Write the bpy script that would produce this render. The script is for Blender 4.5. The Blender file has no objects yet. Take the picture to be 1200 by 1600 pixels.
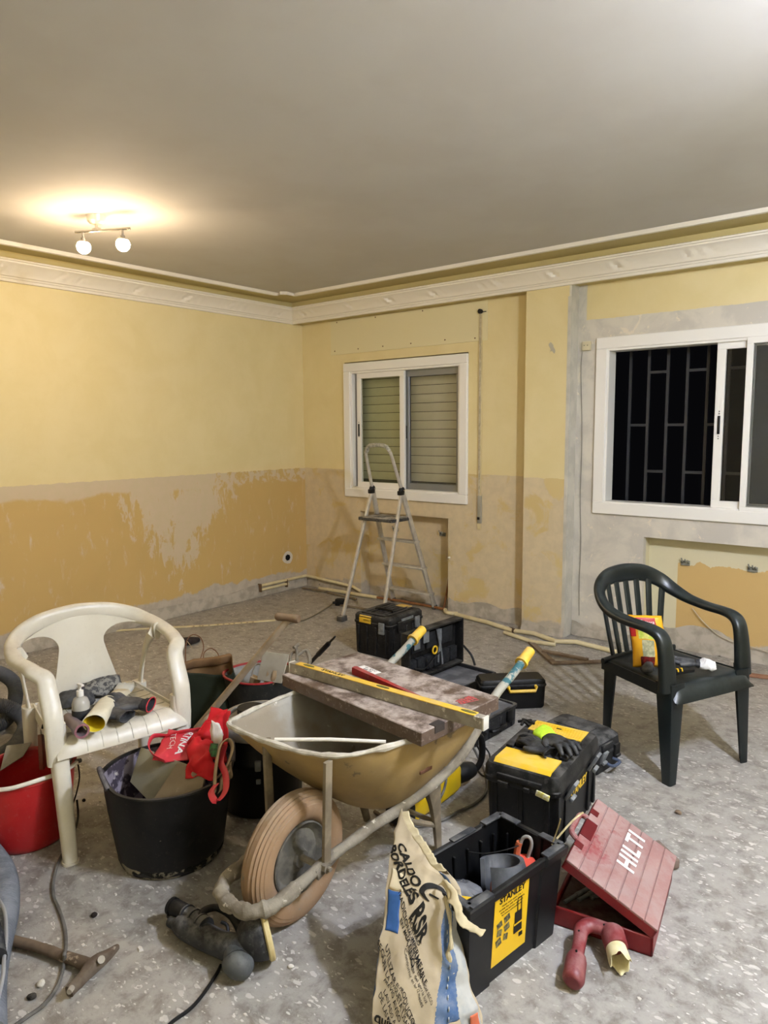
import bpy, bmesh, math, random
from mathutils import Vector, Matrix, noise
random.seed(7)
PI = math.pi
C = bpy.context.scene.collection
SC = bpy.context.scene

# ---------------------------------------------------------------- camera
cam_data = bpy.data.cameras.new('camera')
cam = bpy.data.objects.new('camera', cam_data); C.objects.link(cam)
cam_data.sensor_fit = 'HORIZONTAL'; cam_data.sensor_width = 36.0
cam_data.lens = 36.0 * 1108.0 / 1200.0
cam_data.clip_start = 0.05; cam_data.clip_end = 100
_r, _u, _b = [[0.775985, 0.630707, -0.007472], [-0.066751, 0.093894, 0.993342], [0.627209, -0.77032, 0.114961]]
cam.matrix_world = Matrix(((_r[0], _u[0], _b[0], 0), (_r[1], _u[1], _b[1], 0), (_r[2], _u[2], _b[2], 0), (0, 0, 0, 1)))
cam.location = (4.883, -4.8, 1.5)
SC.camera = cam

# ---------------------------------------------------------------- world (night outside)
world = bpy.data.worlds.new('night'); SC.world = world; world.use_nodes = True
world.node_tree.nodes['Background'].inputs[0].default_value = (0.002, 0.002, 0.0025, 1)
world.node_tree.nodes['Background'].inputs[1].default_value = 0.5

SC.view_settings.view_transform = 'Standard'; SC.view_settings.look = 'None'
SC.view_settings.gamma = 1.0; SC.view_settings.use_curve_mapping = False
SC.view_settings.exposure = 1.1

WARM = (1.0, 0.75, 0.49)
COOL = (0.73, 0.795, 1.0)
GLOBE_STRENGTH = 190.0      # the two warm globes of the ceiling lamp
BULB_STRENGTH = 1100.0        # the cold bulbs of the second lamp, right of the frame

def point_light(name, loc, power, col, rad):
    d = bpy.data.lights.new(name, 'POINT'); d.energy = power; d.color = col; d.shadow_soft_size = rad
    o = bpy.data.objects.new(name, d); C.objects.link(o); o.location = loc
    return o

# ---------------------------------------------------------------- materials
def lin(h):
    if not isinstance(h, str): return tuple(h) + (1,)
    h = h.lstrip('#'); v = [int(h[i:i+2], 16) / 255 for i in (0, 2, 4)]
    return tuple((c / 12.92 if c <= .04045 else ((c + .055) / 1.055) ** 2.4) for c in v) + (1,)

class NT:
    """tiny node-tree writer"""
    def __init__(s, m):
        s.t = m.node_tree; s.n = s.t.nodes; s.l = s.t.links; s.bsdf = s.n['Principled BSDF']
    def node(s, typ, **kw):
        n = s.n.new(typ)
        for k, v in kw.items(): setattr(n, k, v)
        return n
    def link(s, a, b): s.l.new(a, b)
    def setin(s, sock, v):
        if hasattr(v, 'is_linked'): s.l.new(v, sock)
        else: sock.default_value = v
    def coords(s, kind='Object'):
        if kind == 'Position': return s.node('ShaderNodeNewGeometry').outputs['Position']
        return s.node('ShaderNodeTexCoord').outputs[kind]
    def noise(s, vec, scale, detail=4, rough=.55, dist=0):
        n = s.node('ShaderNodeTexNoise'); s.link(vec, n.inputs['Vector'])
        n.inputs['Scale'].default_value = scale; n.inputs['Detail'].default_value = detail
        n.inputs['Roughness'].default_value = rough; n.inputs['Distortion'].default_value = dist
        return n.outputs['Fac']
    def ramp(s, v, a, b):
        n = s.node('ShaderNodeMapRange'); n.clamp = True; n.interpolation_type = 'SMOOTHSTEP'
        s.setin(n.inputs['Value'], v); n.inputs['From Min'].default_value = a; n.inputs['From Max'].default_value = b
        return n.outputs[0]
    def math(s, op, a, b=0.0, c=None):
        n = s.node('ShaderNodeMath', operation=op); s.setin(n.inputs[0], a); s.setin(n.inputs[1], b)
        if c is not None: s.setin(n.inputs[2], c)
        return n.outputs[0]
    def mix(s, f, a, b):
        n = s.node('ShaderNodeMix', data_type='RGBA'); s.setin(n.inputs['Factor'], f)
        for sock, v in ((n.inputs['A'], a), (n.inputs['B'], b)):
            pass
        ia = [i for i in n.inputs if i.type == 'RGBA']
        for sock, v in zip(ia, (a, b)):
            if isinstance(v, str): v = lin(v)
            s.setin(sock, v)
        return [o for o in n.outputs if o.type == 'RGBA'][0]
    def xyz(s, v):
        n = s.node('ShaderNodeSeparateXYZ'); s.link(v, n.inputs[0]); return n.outputs
    def bump(s, h, strength, dist=.01):
        n = s.node('ShaderNodeBump'); n.inputs['Strength'].default_value = strength
        n.inputs['Distance'].default_value = dist; s.link(h, n.inputs['Height'])
        s.link(n.outputs[0], s.bsdf.inputs['Normal'])

MATS = {}
def mat(name, c1, c2=None, scale=10, rough=.6, metal=0.0, bump=0.0, bscale=None, dust=None, spots=None,
        trans=0.0, coat=0.0, lo=.38, hi=.62, bdist=.004, alpha=1.0, sss=0):
    """c1/c2 mottled; dust = (colour, amount): settled on top faces and in smears; spots = (colour, scale, threshold)"""
    if name in MATS: return MATS[name]
    m = bpy.data.materials.new(name); m.use_nodes = True; t = NT(m)
    co = t.coords('Object')
    col = lin(c1)
    if c2: col = t.mix(t.ramp(t.noise(co, scale, 5), lo, hi), c1, c2)
    if spots:
        f = t.ramp(t.noise(co, spots[1], 6, .65), spots[2], spots[2] + .04)
        col = t.mix(f, col, spots[0])
    rg = rough
    if dust:
        g = t.node('ShaderNodeNewGeometry')
        up = t.ramp(t.xyz(g.outputs['Normal'])[2], .0, .95)
        f = t.math('MULTIPLY', t.math('ADD', t.math('MULTIPLY', up, .90), .10), t.ramp(t.noise(co, 14, 6, .7), .36, .64))
        f2 = t.math('MULTIPLY', t.ramp(t.noise(co, 60, 5, .7), .55, .68), .5)
        f = t.math('MULTIPLY', t.math('MAXIMUM', f, f2), dust[1])
        col = t.mix(f, col, dust[0])
        rg = t.math('ADD', t.math('MULTIPLY', f, .9 - rough), rough)
    t.setin(t.bsdf.inputs['Base Color'], col); t.setin(t.bsdf.inputs['Roughness'], rg)
    t.bsdf.inputs['Metallic'].default_value = metal
    if rough > .42 and lin(c1)[1] < .02: t.bsdf.inputs['Specular IOR Level'].default_value = .3
    t.bsdf.inputs['Transmission Weight'].default_value = trans
    t.bsdf.inputs['Coat Weight'].default_value = coat
    t.bsdf.inputs['Alpha'].default_value = alpha
    if sss: t.bsdf.inputs['Subsurface Weight'].default_value = sss; t.bsdf.inputs['Subsurface Radius'].default_value = (.01, .008, .005)
    if bump: t.bump(t.noise(co, bscale or scale * 4, 6, .65), bump, bdist)
    MATS[name] = m; return m

# ---------------------------------------------------------------- mesh builder
def R3(rot): return Matrix.Rotation(rot[2], 3, 'Z') @ Matrix.Rotation(rot[1], 3, 'Y') @ Matrix.Rotation(rot[0], 3, 'X')
def catmull(pts, k=6, closed=False):
    P = [Vector(p) for p in pts]; n = len(P); out = []
    rng = range(n if closed else n - 1)
    for i in rng:
        if closed: a, b, c, d = P[(i-1) % n], P[i], P[(i+1) % n], P[(i+2) % n]
        else: a, b, c, d = P[max(i-1, 0)], P[i], P[i+1], P[min(i+2, n-1)]
        for j in range(k):
            t = j / k
            out.append(.5 * ((2*b) + (c-a)*t + (2*a-5*b+4*c-d)*t*t + (3*b-a-3*c+d)*t*t*t))
    if not closed: out.append(P[-1].copy())
    return out

class MB:
    def __init__(s): s.bm = bmesh.new()
    def poly(s, vs, fs):
        V = [s.bm.verts.new(v) for v in vs]
        for f in fs:
            try: s.bm.faces.new([V[i] for i in f])
            except ValueError: pass
        return s
    def box(s, c, size, rot=(0, 0, 0), bev=0.0, seg=2, taper=1.0):
        """c = centre; taper scales the bottom face"""
        m = R3(rot) if not isinstance(rot, Matrix) else rot
        V = []
        for k in (-.5, .5):
            q = taper if k < 0 else 1
            for i, j in ((-.5, -.5), (.5, -.5), (.5, .5), (-.5, .5)):
                V.append(s.bm.verts.new(Vector(c) + m @ Vector((i*size[0]*q, j*size[1]*q, k*size[2]))))
        F = [s.bm.faces.new([V[i] for i in f]) for f in ((3,2,1,0), (4,5,6,7), (0,1,5,4), (1,2,6,5), (2,3,7,6), (3,0,4,7))]
        if bev:
            E = list({e for f in F for e in f.edges})
            bmesh.ops.bevel(s.bm, geom=E, offset=min(bev, min(size)*.45), segments=seg, profile=.5, affect='EDGES')
        return s
    def loft(s, rings, cap=True, closed=True, wrap=False):
        R = [[s.bm.verts.new(p) for p in r] for r in rings]; n = len(R[0])
        last = len(R) if wrap else len(R) - 1
        for a in range(last):
            A, B = R[a], R[(a+1) % len(R)]
            for i in range(n if closed else n - 1):
                j = (i+1) % n
                try: s.bm.faces.new((A[i], A[j], B[j], B[i]))
                except ValueError: pass
        if cap and not wrap:
            for r, rev in ((R[0], True), (R[-1], False)):
                try: s.bm.faces.new(list(reversed(r)) if rev else r)
                except ValueError: pass
        return s
    def cyl(s, p0, p1, r0, r1=None, n=20, cap=True):
        p0, p1 = Vector(p0), Vector(p1); r1 = r0 if r1 is None else r1
        z = (p1-p0).normalized(); x = z.orthogonal().normalized(); y = z.cross(x)
        ring = lambda p, r: [p + (x*math.cos(2*PI*i/n) + y*math.sin(2*PI*i/n))*r for i in range(n)]
        return s.loft([ring(p0, r0), ring(p1, r1)], cap)
    def tube(s, pts, r, n=10, smooth=0, closed=False, flat=None, side=None, rf=None, ex=2.0):
        """sweep; r radius or list; flat=(w,h) section along side/normal; rf(t)->scale"""
        if smooth:
            if isinstance(r, (list, tuple)):
                m = len(pts); k = smooth; rr = []
                for i in range(m-1):
                    for j in range(k): rr.append(r[i] + (r[i+1]-r[i])*j/k)
                rr.append(r[-1]); r = rr
            if side is not None:
                side = catmull(side, smooth, closed)
            pts = catmull(pts, smooth, closed)
        P = [Vector(p) for p in pts]; N = len(P); rings = []; up = None
        for i in range(N):
            if closed: t = P[(i+1) % N] - P[i-1]
            else: t = P[min(i+1, N-1)] - P[max(i-1, 0)]
            t = t.normalized() if t.length > 1e-9 else Vector((0, 0, 1))
            if side is not None:
                sd = Vector(side[i]); sd = (sd - t*sd.dot(t)).normalized(); up = t.cross(sd)
            else:
                if up is None:
                    up = t.orthogonal().normalized() if abs(t.z) > .95 else (Vector((0, 0, 1)) - t*t.z).normalized()
                up = (up - t*up.dot(t)).normalized(); sd = up.cross(t)
            w, h = (flat if flat else (1, 1)); q = r[i] if isinstance(r, (list, tuple)) else r
            if rf: q = q * rf(i/max(N-1, 1))
            ring = []
            for a in range(n):
                c, d = math.cos(2*PI*a/n), math.sin(2*PI*a/n)
                if ex != 2.0: c, d = math.copysign(abs(c)**(2/ex), c), math.copysign(abs(d)**(2/ex), d)
                ring.append(P[i] + sd*(c*w*q) + up*(d*h*q))
            rings.append(ring)
        return s.loft(rings, True, True, wrap=closed)
    def lathe(s, prof, c=(0, 0, 0), n=32, axis=None, cap=False, fn=None):
        """prof = [(r,z)...]; axis optional 3x3; fn(v,angle,k) -> v"""
        c = Vector(c); rings = []
        for k, (r, z) in enumerate(prof):
            ring = []
            for i in range(n):
                a = 2*PI*i/n; v = Vector((r*math.cos(a), r*math.sin(a), z))
                if fn: v = fn(v, a, k)
                if axis: v = axis @ v
                ring.append(c + v)
            rings.append(ring)
        return s.loft(rings, cap)
    def prism(s, outline, h, M=None):
        """outline in xy, extruded +z by h, then transformed by 4x4 M"""
        M = M or Matrix(); n = len(outline)
        a = [M @ Vector((p[0], p[1], 0)) for p in outline]; b = [M @ Vector((p[0], p[1], h)) for p in outline]
        return s.loft([a, b], True)
    def sphere(s, c, r, n=16, sc=(1, 1, 1), rot=None):
        m = n//2; rings = []
        for k in range(m+1):
            ph = -PI/2 + PI*k/m; rr = max(math.cos(ph), 1e-3)
            ring = []
            for i in range(n):
                v = Vector((rr*math.cos(2*PI*i/n)*sc[0]*r, rr*math.sin(2*PI*i/n)*sc[1]*r, math.sin(ph)*sc[2]*r))
                if rot: v = R3(rot) @ v
                ring.append(Vector(c) + v)
            rings.append(ring)
        return s.loft(rings, True)
    def sheet(s, fn, nu, nv, thick=0.0, cu=False):
        """grid surface fn(u,v)->point, optional thickness"""
        def grid(off):
            G = []
            for i in range(nu+1):
                row = []
                for j in range(nv+1):
                    u, v = i/nu, j/nv; p = Vector(fn(u, v))
                    if off:
                        e = 1e-3
                        a = Vector(fn(min(u+e, 1), v)) - Vector(fn(max(u-e, 0), v)); b = Vector(fn(u, min(v+e, 1))) - Vector(fn(u, max(v-e, 0)))
                        nn = a.cross(b); p = p + (nn.normalized()*off if nn.length > 1e-12 else Vector((0, 0, off)))
                    row.append(s.bm.verts.new(p))
                G.append(row)
            return G
        A = grid(0)
        for i in range(nu):
            for j in range(nv): s.bm.faces.new((A[i][j], A[i+1][j], A[i+1][j+1], A[i][j+1]))
        if thick:
            B = grid(-thick)
            for i in range(nu):
                for j in range(nv): s.bm.faces.new((B[i][j+1], B[i+1][j+1], B[i+1][j], B[i][j]))
            bd = [(i, 0) for i in range(nu)] + [(nu, j) for j in range(nv)] + [(nu-i, nv) for i in range(nu)] + [(0, nv-j) for j in range(nv)]
            m = len(bd)
            for k in range(m):
                a, b = bd[k], bd[(k+1) % m]
                s.bm.faces.new((B[a[0]][a[1]], B[b[0]][b[1]], A[b[0]][b[1]], A[a[0]][a[1]]))
        return s
    def jitter(s, amp, freq=6, seed=0):
        for v in s.bm.verts:
            v.co += Vector(noise.noise_vector(v.co*freq + Vector((seed*7.3, seed*3.1, seed)))) * amp
        return s

def obj(name, mb, m, parent=None, smooth=35, loc=None, rot=None, mods=None):
    bmesh.ops.recalc_face_normals(mb.bm, faces=mb.bm.faces) if not getattr(mb, 'keep', False) else None
    me = bpy.data.meshes.new(name); mb.bm.to_mesh(me); mb.bm.free()
    if smooth:
        me.shade_smooth()
        if smooth < 180: me.set_sharp_from_angle(angle=math.radians(smooth))
    if m: me.materials.append(m)
    o = bpy.data.objects.new(name, me); C.objects.link(o)
    if parent: o.parent = parent
    if loc is not None: o.location = loc
    if rot is not None: o.rotation_euler = rot
    return o
def tag(o, label=None, cat=None, group=None, kind=None):
    if label: o['label'] = label
    if cat: o['category'] = cat
    if group: o['group'] = group
    if kind: o['kind'] = kind
    return o
def thing(name, label, cat, loc=(0, 0, 0), rotz=0, group=None, rot=None):
    o = bpy.data.objects.new(name, None); C.objects.link(o); o.empty_display_size = .05
    o.location = loc; o.rotation_euler = rot if rot else (0, 0, rotz)
    return tag(o, label, cat, group)
def struct(name, mb, m, smooth=0, parent=None):
    o = obj(name, mb, m, parent, smooth); o['kind'] = 'structure'; return o
def remesh(o, vox=.004, it=2):
    a = o.modifiers.new('m', 'REMESH'); a.mode = 'VOXEL'; a.voxel_size = vox; a.use_smooth_shade = True
    if it: b = o.modifiers.new('s', 'SMOOTH'); b.iterations = it; b.factor = .5
    return o
def text(name, string, size, m, parent, M, ext=.0006, align='CENTER', bold=0.0, sx=1.0, fn=None, shear=0.0, space=1.0):
    """flat lettering as geometry; M maps text xy to parent's space; fn(x,y,z)->point warps it onto a surface"""
    cu = bpy.data.curves.new(name, 'FONT'); cu.body = string; cu.size = size; cu.align_x = align; cu.align_y = 'CENTER'
    cu.extrude = ext; cu.offset = bold; cu.resolution_u = 3; cu.shear = shear; cu.space_character = space
    tmp = bpy.data.objects.new('tmp', cu); C.objects.link(tmp)
    dg = bpy.context.evaluated_depsgraph_get(); me = bpy.data.meshes.new_from_object(tmp.evaluated_get(dg))
    bpy.data.objects.remove(tmp); bpy.data.curves.remove(cu)
    if fn:
        bm = bmesh.new(); bm.from_mesh(me)
        bmesh.ops.triangulate(bm, faces=bm.faces)
        bmesh.ops.subdivide_edges(bm, edges=[e for e in bm.edges if e.calc_length() > size*.3], cuts=2)
        bm.to_mesh(me); bm.free()
    for v in me.vertices:
        v.co.x *= sx
        v.co = Vector(fn(v.co.x, v.co.y, v.co.z)) if fn else M @ v.co
    me.materials.clear(); me.materials.append(m)
    o = bpy.data.objects.new(name, me); C.objects.link(o)
    if parent: o.parent = parent
    return o
def frame(o, x, y):
    """4x4 with origin o, x axis x, y axis near y"""
    x = Vector(x).normalized(); z = x.cross(Vector(y)).normalized(); y = z.cross(x)
    return Matrix(((x.x, y.x, z.x, o[0]), (x.y, y.y, z.y, o[1]), (x.z, y.z, z.z, o[2]), (0, 0, 0, 1)))
DUST = '#A79F92'

# ================================================================ THE SETTING
ZC = 2.65; X1 = 5.75; Y1 = -5.75
STRIP = 1.146                      # height where the old covering was stripped

def wall_mat(name, kind):
    m = bpy.data.materials.new(name); m.use_nodes = True; t = NT(m)
    p = t.coords('Position'); x, y, z = t.xyz(p)
    n_f = t.noise(p, 3.2, 7, .62, .4); n_b = t.noise(p, 1.3, 5, .6, .6); n_s = t.noise(p, 14, 5, .6)
    edge = t.math('ADD', z, t.math('MULTIPLY', t.math('SUBTRACT', n_s, .5), .028))
    low = t.math('LESS_THAN', edge, STRIP)
    up_col = t.mix(t.ramp(n_f, .3, .7), '#E6D6A4', '#E1D09A')
    if kind == 'left':
        # plaster filler: band under the strip line, a tall smeared patch, thin smears elsewhere
        f = t.ramp(t.math('ADD', n_f, t.math('MULTIPLY', t.ramp(t.math('SUBTRACT', STRIP, z), .0, .13), -.10)), .44, .50)
        # the tall patch around y = -1.35 narrowing downwards
        dy = t.math('ABSOLUTE', t.math('ADD', y, 1.42)); wid = t.math('MULTIPLY', t.ramp(z, .05, 1.15), .62)
        inp = t.math('SUBTRACT', wid, dy)
        streak = t.node('ShaderNodeMapping'); t.link(p, streak.inputs[0]); streak.inputs['Scale'].default_value = (1, 2.2, .8)
        sn = t.noise(streak.outputs[0], 6.5, 8, .70, .4)
        f2 = t.ramp(t.math('ADD', sn, t.math('MULTIPLY', t.ramp(inp, -.16, .34), .25)), .60, .68)
        band = t.math('MULTIPLY', t.ramp(t.math('ADD', z, t.math('MULTIPLY', n_f, .16)), 1.10, 1.135), t.ramp(t.math('ADD', n_s, t.math('MULTIPLY', t.ramp(y, -.9, -1.6), .25)), .46, .56))
        far = t.math('MULTIPLY', t.ramp(sn, .55, .66), .50)
        f = t.math('MAXIMUM', t.math('MAXIMUM', f2, band), far)
        och = t.mix(t.ramp(n_b, .35, .65), '#C7A869', '#CCAC6C')
        foot = t.ramp(t.math('SUBTRACT', t.math('ADD', .17, t.math('MULTIPLY', t.math('SUBTRACT', n_f, .5), .22)), z), -.005, .015)
    else:
        # window wall: mostly pale scraped skim with ochre showing in patches
        f = t.ramp(t.math('ADD', t.noise(p, 4.0, 7, .62, .5), t.math('MULTIPLY', t.ramp(z, .9, .1), -.03)), .36, .46)
        och = t.mix(t.ramp(n_b, .4, .6), '#D0B880', '#D4BE86')
        foot = t.ramp(t.math('SUBTRACT', t.math('ADD', .09, t.math('MULTIPLY', t.math('SUBTRACT', n_f, .5), .25)), z), -.01, .015)
    plas = t.mix(t.ramp(n_s, .35, .65), '#D8C6A2' if kind != 'left' else '#D2BFA0', '#CFBE9C')
    low_col = t.mix(f, och, plas)
    col = t.mix(low, up_col, low_col)
    if kind == 'window':
        # bare grey plaster round the big window, right of the pillar
        tr = t.math('SUBTRACT', 2.245, t.math('MULTIPLY', t.math('SUBTRACT', n_s, .5), .02))
        g1 = t.math('MULTIPLY', t.math('GREATER_THAN', x, 2.74), t.math('LESS_THAN', z, tr))
        strip = t.math('MULTIPLY', t.math('GREATER_THAN', x, 2.725), t.math('LESS_THAN', x, t.math('ADD', 2.80, t.math('MULTIPLY', t.math('SUBTRACT', n_s, .5), .01))))
        g1 = t.math('MAXIMUM', g1, t.math('MULTIPLY', strip, t.math('GREATER_THAN', z, 0)))
        # inside the radiator niche the ochre is still there
        nz = t.math('ADD', z, t.math('MULTIPLY', t.math('SUBTRACT', n_f, .5), .22))
        inn = t.math('MULTIPLY', t.math('GREATER_THAN', y, .05), t.math('GREATER_THAN', x, 3.2))
        g1 = t.math('MULTIPLY', g1, t.math('SUBTRACT', 1.0, inn))
        gcol = t.mix(t.ramp(n_f, .42, .58), '#C6C0B4', '#D6CFC0')
        gcol = t.mix(t.ramp(t.noise(p, 9, 6, .7, .8), .60, .63), gcol, '#E0D6C2')
        col = t.mix(g1, col, gcol)
        oc = t.math('MULTIPLY', t.math('LESS_THAN', nz, .60), t.math('GREATER_THAN', x, 3.44))
        nc = t.mix(oc, '#DAD1AE', '#CFAE70')
        col = t.mix(inn, col, nc)
    foot_col = t.mix(t.ramp(n_s, .4, .6), '#B7AD9C', '#C3B9A8')
    col = t.mix(t.math('MULTIPLY', foot, low), col, foot_col)
    t.setin(t.bsdf.inputs['Base Color'], col); t.bsdf.inputs['Roughness'].default_value = .75
    h = t.math('ADD', t.math('MULTIPLY', t.math('MULTIPLY', f, low), .6), t.math('ADD', t.math('MULTIPLY', n_s, .5), t.math('MULTIPLY', low, -.6)))
    t.bump(h, .28, .004)
    return m
M_left = wall_mat('stripped yellow wall', 'left'); M_win = wall_mat('scraped yellow wall', 'window')
M_plain = mat('pale yellow paint', '#E2D7AC', rough=.7, bump=.05)
M_border = mat('yellow ceiling border paint', '#C2B37C', rough=.7)
M_ceil = mat('ceiling paint', '#CBC8C2', '#C7C3BC', 2, .8, bump=.03)
M_white = mat('white plaster moulding', '#EDE6D6', rough=.55, bump=.06, bscale=60)
M_grey = mat('bare grey plaster', '#BDB9AC', '#CBC6B8', 9, .85, bump=.2)

# floor: smeared cement and dust with pale flakes and chips
def floor_mat():
    m = bpy.data.materials.new('dusty cement floor'); m.use_nodes = True; t = NT(m); p = t.coords('Position')
    a = t.noise(p, 2.2, 6, .6, .5); b = t.noise(p, 13, 8, .72, .25); c = t.noise(p, 34, 5, .65, .2); d = t.noise(p, 90, 3, .5)
    col = t.mix(t.ramp(a, .35, .65), '#88837B', '#928D85')
    col = t.mix(t.ramp(b, .38, .60), col, '#A29E96')
    col = t.mix(t.math('MULTIPLY', t.ramp(b, .50, .36), .38), col, '#5E574D')
    mp = t.node('ShaderNodeMapping'); t.link(p, mp.inputs[0]); mp.inputs['Rotation'].default_value = (0, 0, .6); mp.inputs['Scale'].default_value = (1, 2.0, 1)
    fl = t.noise(mp.outputs[0], 26, 3, .5, .9)
    wv = t.node('ShaderNodeVectorMath', operation='ADD'); nz = t.node('ShaderNodeTexNoise'); t.link(p, nz.inputs['Vector']); nz.inputs['Scale'].default_value = 30; nz.inputs['Detail'].default_value = 4
    ws = t.node('ShaderNodeVectorMath', operation='SCALE'); t.link(nz.outputs['Color'], ws.inputs[0]); ws.inputs['Scale'].default_value = .035
    t.link(mp.outputs[0], wv.inputs[0]); t.link(ws.outputs[0], wv.inputs[1])
    vo = t.node('ShaderNodeTexVoronoi'); t.link(wv.outputs[0], vo.inputs['Vector']); vo.inputs['Scale'].default_value = 26
    vr = t.xyz(vo.outputs['Color'])[0]
    big = t.math('MULTIPLY', t.ramp(vr, .84, .88), t.ramp(vo.outputs['Distance'], .42, .34))
    vo2 = t.node('ShaderNodeTexVoronoi'); t.link(wv.outputs[0], vo2.inputs['Vector']); vo2.inputs['Scale'].default_value = 58
    sm = t.math('MULTIPLY', t.ramp(t.xyz(vo2.outputs['Color'])[1], .88, .91), t.ramp(vo2.outputs['Distance'], .40, .32))
    flake = t.math('MAXIMUM', t.ramp(fl, .665, .69), t.math('MAXIMUM', t.math('MULTIPLY', big, .75), sm))
    flake = t.math('MULTIPLY', flake, t.ramp(a, .30, .55))
    col = t.mix(t.math('MULTIPLY', flake, .9), col, '#D2CEC6')
    col = t.mix(t.math('MULTIPLY', t.ramp(c, .62, .66), .5), col, '#B9B4AA')
    col = t.mix(t.math('MULTIPLY', t.ramp(d, .70, .72), .6), col, '#5E564B')
    t.setin(t.bsdf.inputs['Base Color'], col); t.bsdf.inputs['Roughness'].default_value = .62
    t.setin(t.bsdf.inputs['Roughness'], t.math('ADD', t.math('MULTIPLY', b, .3), .30))
    t.bump(t.math('ADD', t.math('MULTIPLY', b, 1.0), t.math('ADD', t.math('MULTIPLY', flake, .25), t.math('MULTIPLY', c, .3))), .55, .008)
    return m
M_floor = floor_mat()

fl = MB(); fl.box(((X1)/2, Y1/2, -.05), (X1+.6, -Y1+.6, .1)); struct('floor', fl, M_floor)
ce = MB(); ce.box(((X1)/2, Y1/2, ZC+.05), (X1+.6, -Y1+.6, .1)); struct('ceiling', ce, M_ceil)

def cell_wall(xs, zs, depth, thick, P):
    """front faces per cell at its depth (None = hole), plus the side faces between cells. P(x,z,d)->point"""
    mb = MB(); nx, nz = len(xs)-1, len(zs)-1
    D = lambda i, k: depth(i, k) if 0 <= i < nx and 0 <= k < nz else 0
    q = lambda a, b, c, d: mb.poly([a, b, c, d], [(0, 1, 2, 3)])
    for i in range(nx):
        for k in range(nz):
            d = D(i, k)
            if d is not None: q(P(xs[i], zs[k], d), P(xs[i+1], zs[k], d), P(xs[i+1], zs[k+1], d), P(xs[i], zs[k+1], d))
            e = thick if d is None else d
            if i+1 < nx:
                g = D(i+1, k); g = thick if g is None else g
                if abs(g-e) > 1e-6: q(P(xs[i+1], zs[k], e), P(xs[i+1], zs[k], g), P(xs[i+1], zs[k+1], g), P(xs[i+1], zs[k+1], e))
            if k+1 < nz:
                g = D(i, k+1); g = thick if g is None else g
                if abs(g-e) > 1e-6: q(P(xs[i], zs[k+1], e), P(xs[i+1], zs[k+1], e), P(xs[i+1], zs[k+1], g), P(xs[i], zs[k+1], g))
    bmesh.ops.remove_doubles(mb.bm, verts=mb.bm.verts, dist=1e-5); return mb
W1 = (.53, 1.84, .902, 2.09); W2 = (2.883, 4.75, .907, 2.116)
N1 = (.70, 1.652, 0, .775); N2 = (3.245, 4.55, 0, .765)
xs = [0, W1[0], N1[0], N1[1], W1[1], 2.395, 2.738, W2[0], N2[0], N2[1], W2[1], X1]
zs = [0, N1[3], N2[3]+.02, W1[2], W1[3], ZC]
zs = [0, .765, .775, .905, 2.10, ZC]
def depth(i, k):
    x = (xs[i]+xs[i+1])/2; z = (zs[k]+zs[k+1])/2
    if W1[0] < x < W1[1] and W1[2] < z < W1[3]: return None
    if W2[0] < x < W2[1] and W2[2] < z < W2[3]: return None
    if N1[0] < x < N1[1] and z < N1[3]: return .12
    if N2[0] < x < N2[1] and z < N2[3]: return .12
    return 0
wb = cell_wall(xs, zs, depth, .25, lambda x, z, d: (x, d, z)); wb.keep = True
struct('wall_back', wb, M_win)
wo = MB(); wo.box((X1/2, .262, -.3), (X1+.4, .02, .5)); wo.box((1.19, .262, 0.45), (1.9, .02, .9)); wo.box((3.9, .262, .45), (1.9, .02, .9)); struct('wall_niche_back', wo, M_grey)
wl = MB(); wl.box((-.05, Y1/2, ZC/2), (.1, -Y1+.6, ZC+.2)); struct('wall_left', wl, M_left)
wr = MB(); wr.box((X1+.05, Y1/2, ZC/2), (.1, -Y1+.6, ZC+.2)); struct('wall_right', wr, M_plain)
wf = MB(); wf.box((X1/2, Y1-.05, ZC/2), (X1+.6, .1, ZC+.2)); struct('wall_front', wf, M_plain)

# pillar and the soffit box over the window wall
def pillar_mat():
    return M_win
pl = MB(); pl.box(((2.395+2.738)/2, -.06, ZC/2), (.343, .12, ZC), bev=.003, seg=1); struct('trim_pillar', pl, M_win)
pg = MB(); pg.box((2.7395, -.0585, ZC/2-.01), (.003, .117, ZC-.02)); pg.box((2.7275, -.1212, 1.2), (.022, .003, 2.4)); struct('trim_pillar_side', pg, M_grey)
so = MB(); so.box((X1/2, -.06, (2.482+ZC)/2), (X1, .12, ZC-2.482)); struct('trim_soffit', so, M_border)

# cornice: sweep of a profile with leaf relief; left wall and window wall meet in a mitre
PROF = [(0, 2.472), (.018, 2.474), (.022, 2.490), (.030, 2.492), (.034, 2.502), (.044, 2.506), (.048, 2.516), (.058, 2.530),
        (.072, 2.546), (.088, 2.560), (.104, 2.572), (.114, 2.577), (.116, 2.586), (.128, 2.588), (.130, 2.598), (.118, 2.603), (.0, 2.603)]
def relief(s, v):
    """leaf scroll in the cove, s along the wall (m), v 0..1 across the cove"""
    u = (s*2.1) % 1.0; e = math.exp(-((u-.5)/.20)**2)
    a = math.sin(2*PI*(s*16 + .35*math.sin(s*13)) + v*5)*math.sin(PI*v)
    b = math.sin(2*PI*s*7 + 3*v)
    return (.0075*a*e + .004*b*math.sin(PI*v)*(.25+e))*1.5
def cornice(name, L, place, sweep0):
    n = int(L/.012); rings = []
    for i in range(n+1):
        s = L*i/n; ring = []
        for k, (d, z) in enumerate(PROF):
            dd = d
            if 6 <= k <= 10: dd += relief(s, (k-6)/4)
            ring.append(place(max(s, sweep0(dd)) if i == 0 else s, dd, z))
        rings.append(ring)
    mb = MB(); mb.loft(rings, cap=True); return struct(name, mb, M_white, smooth=30)
cornice('trim_cornice_left', -Y1-.12, lambda s, d, z: (d, -.12-s, z), lambda d: d)
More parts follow.
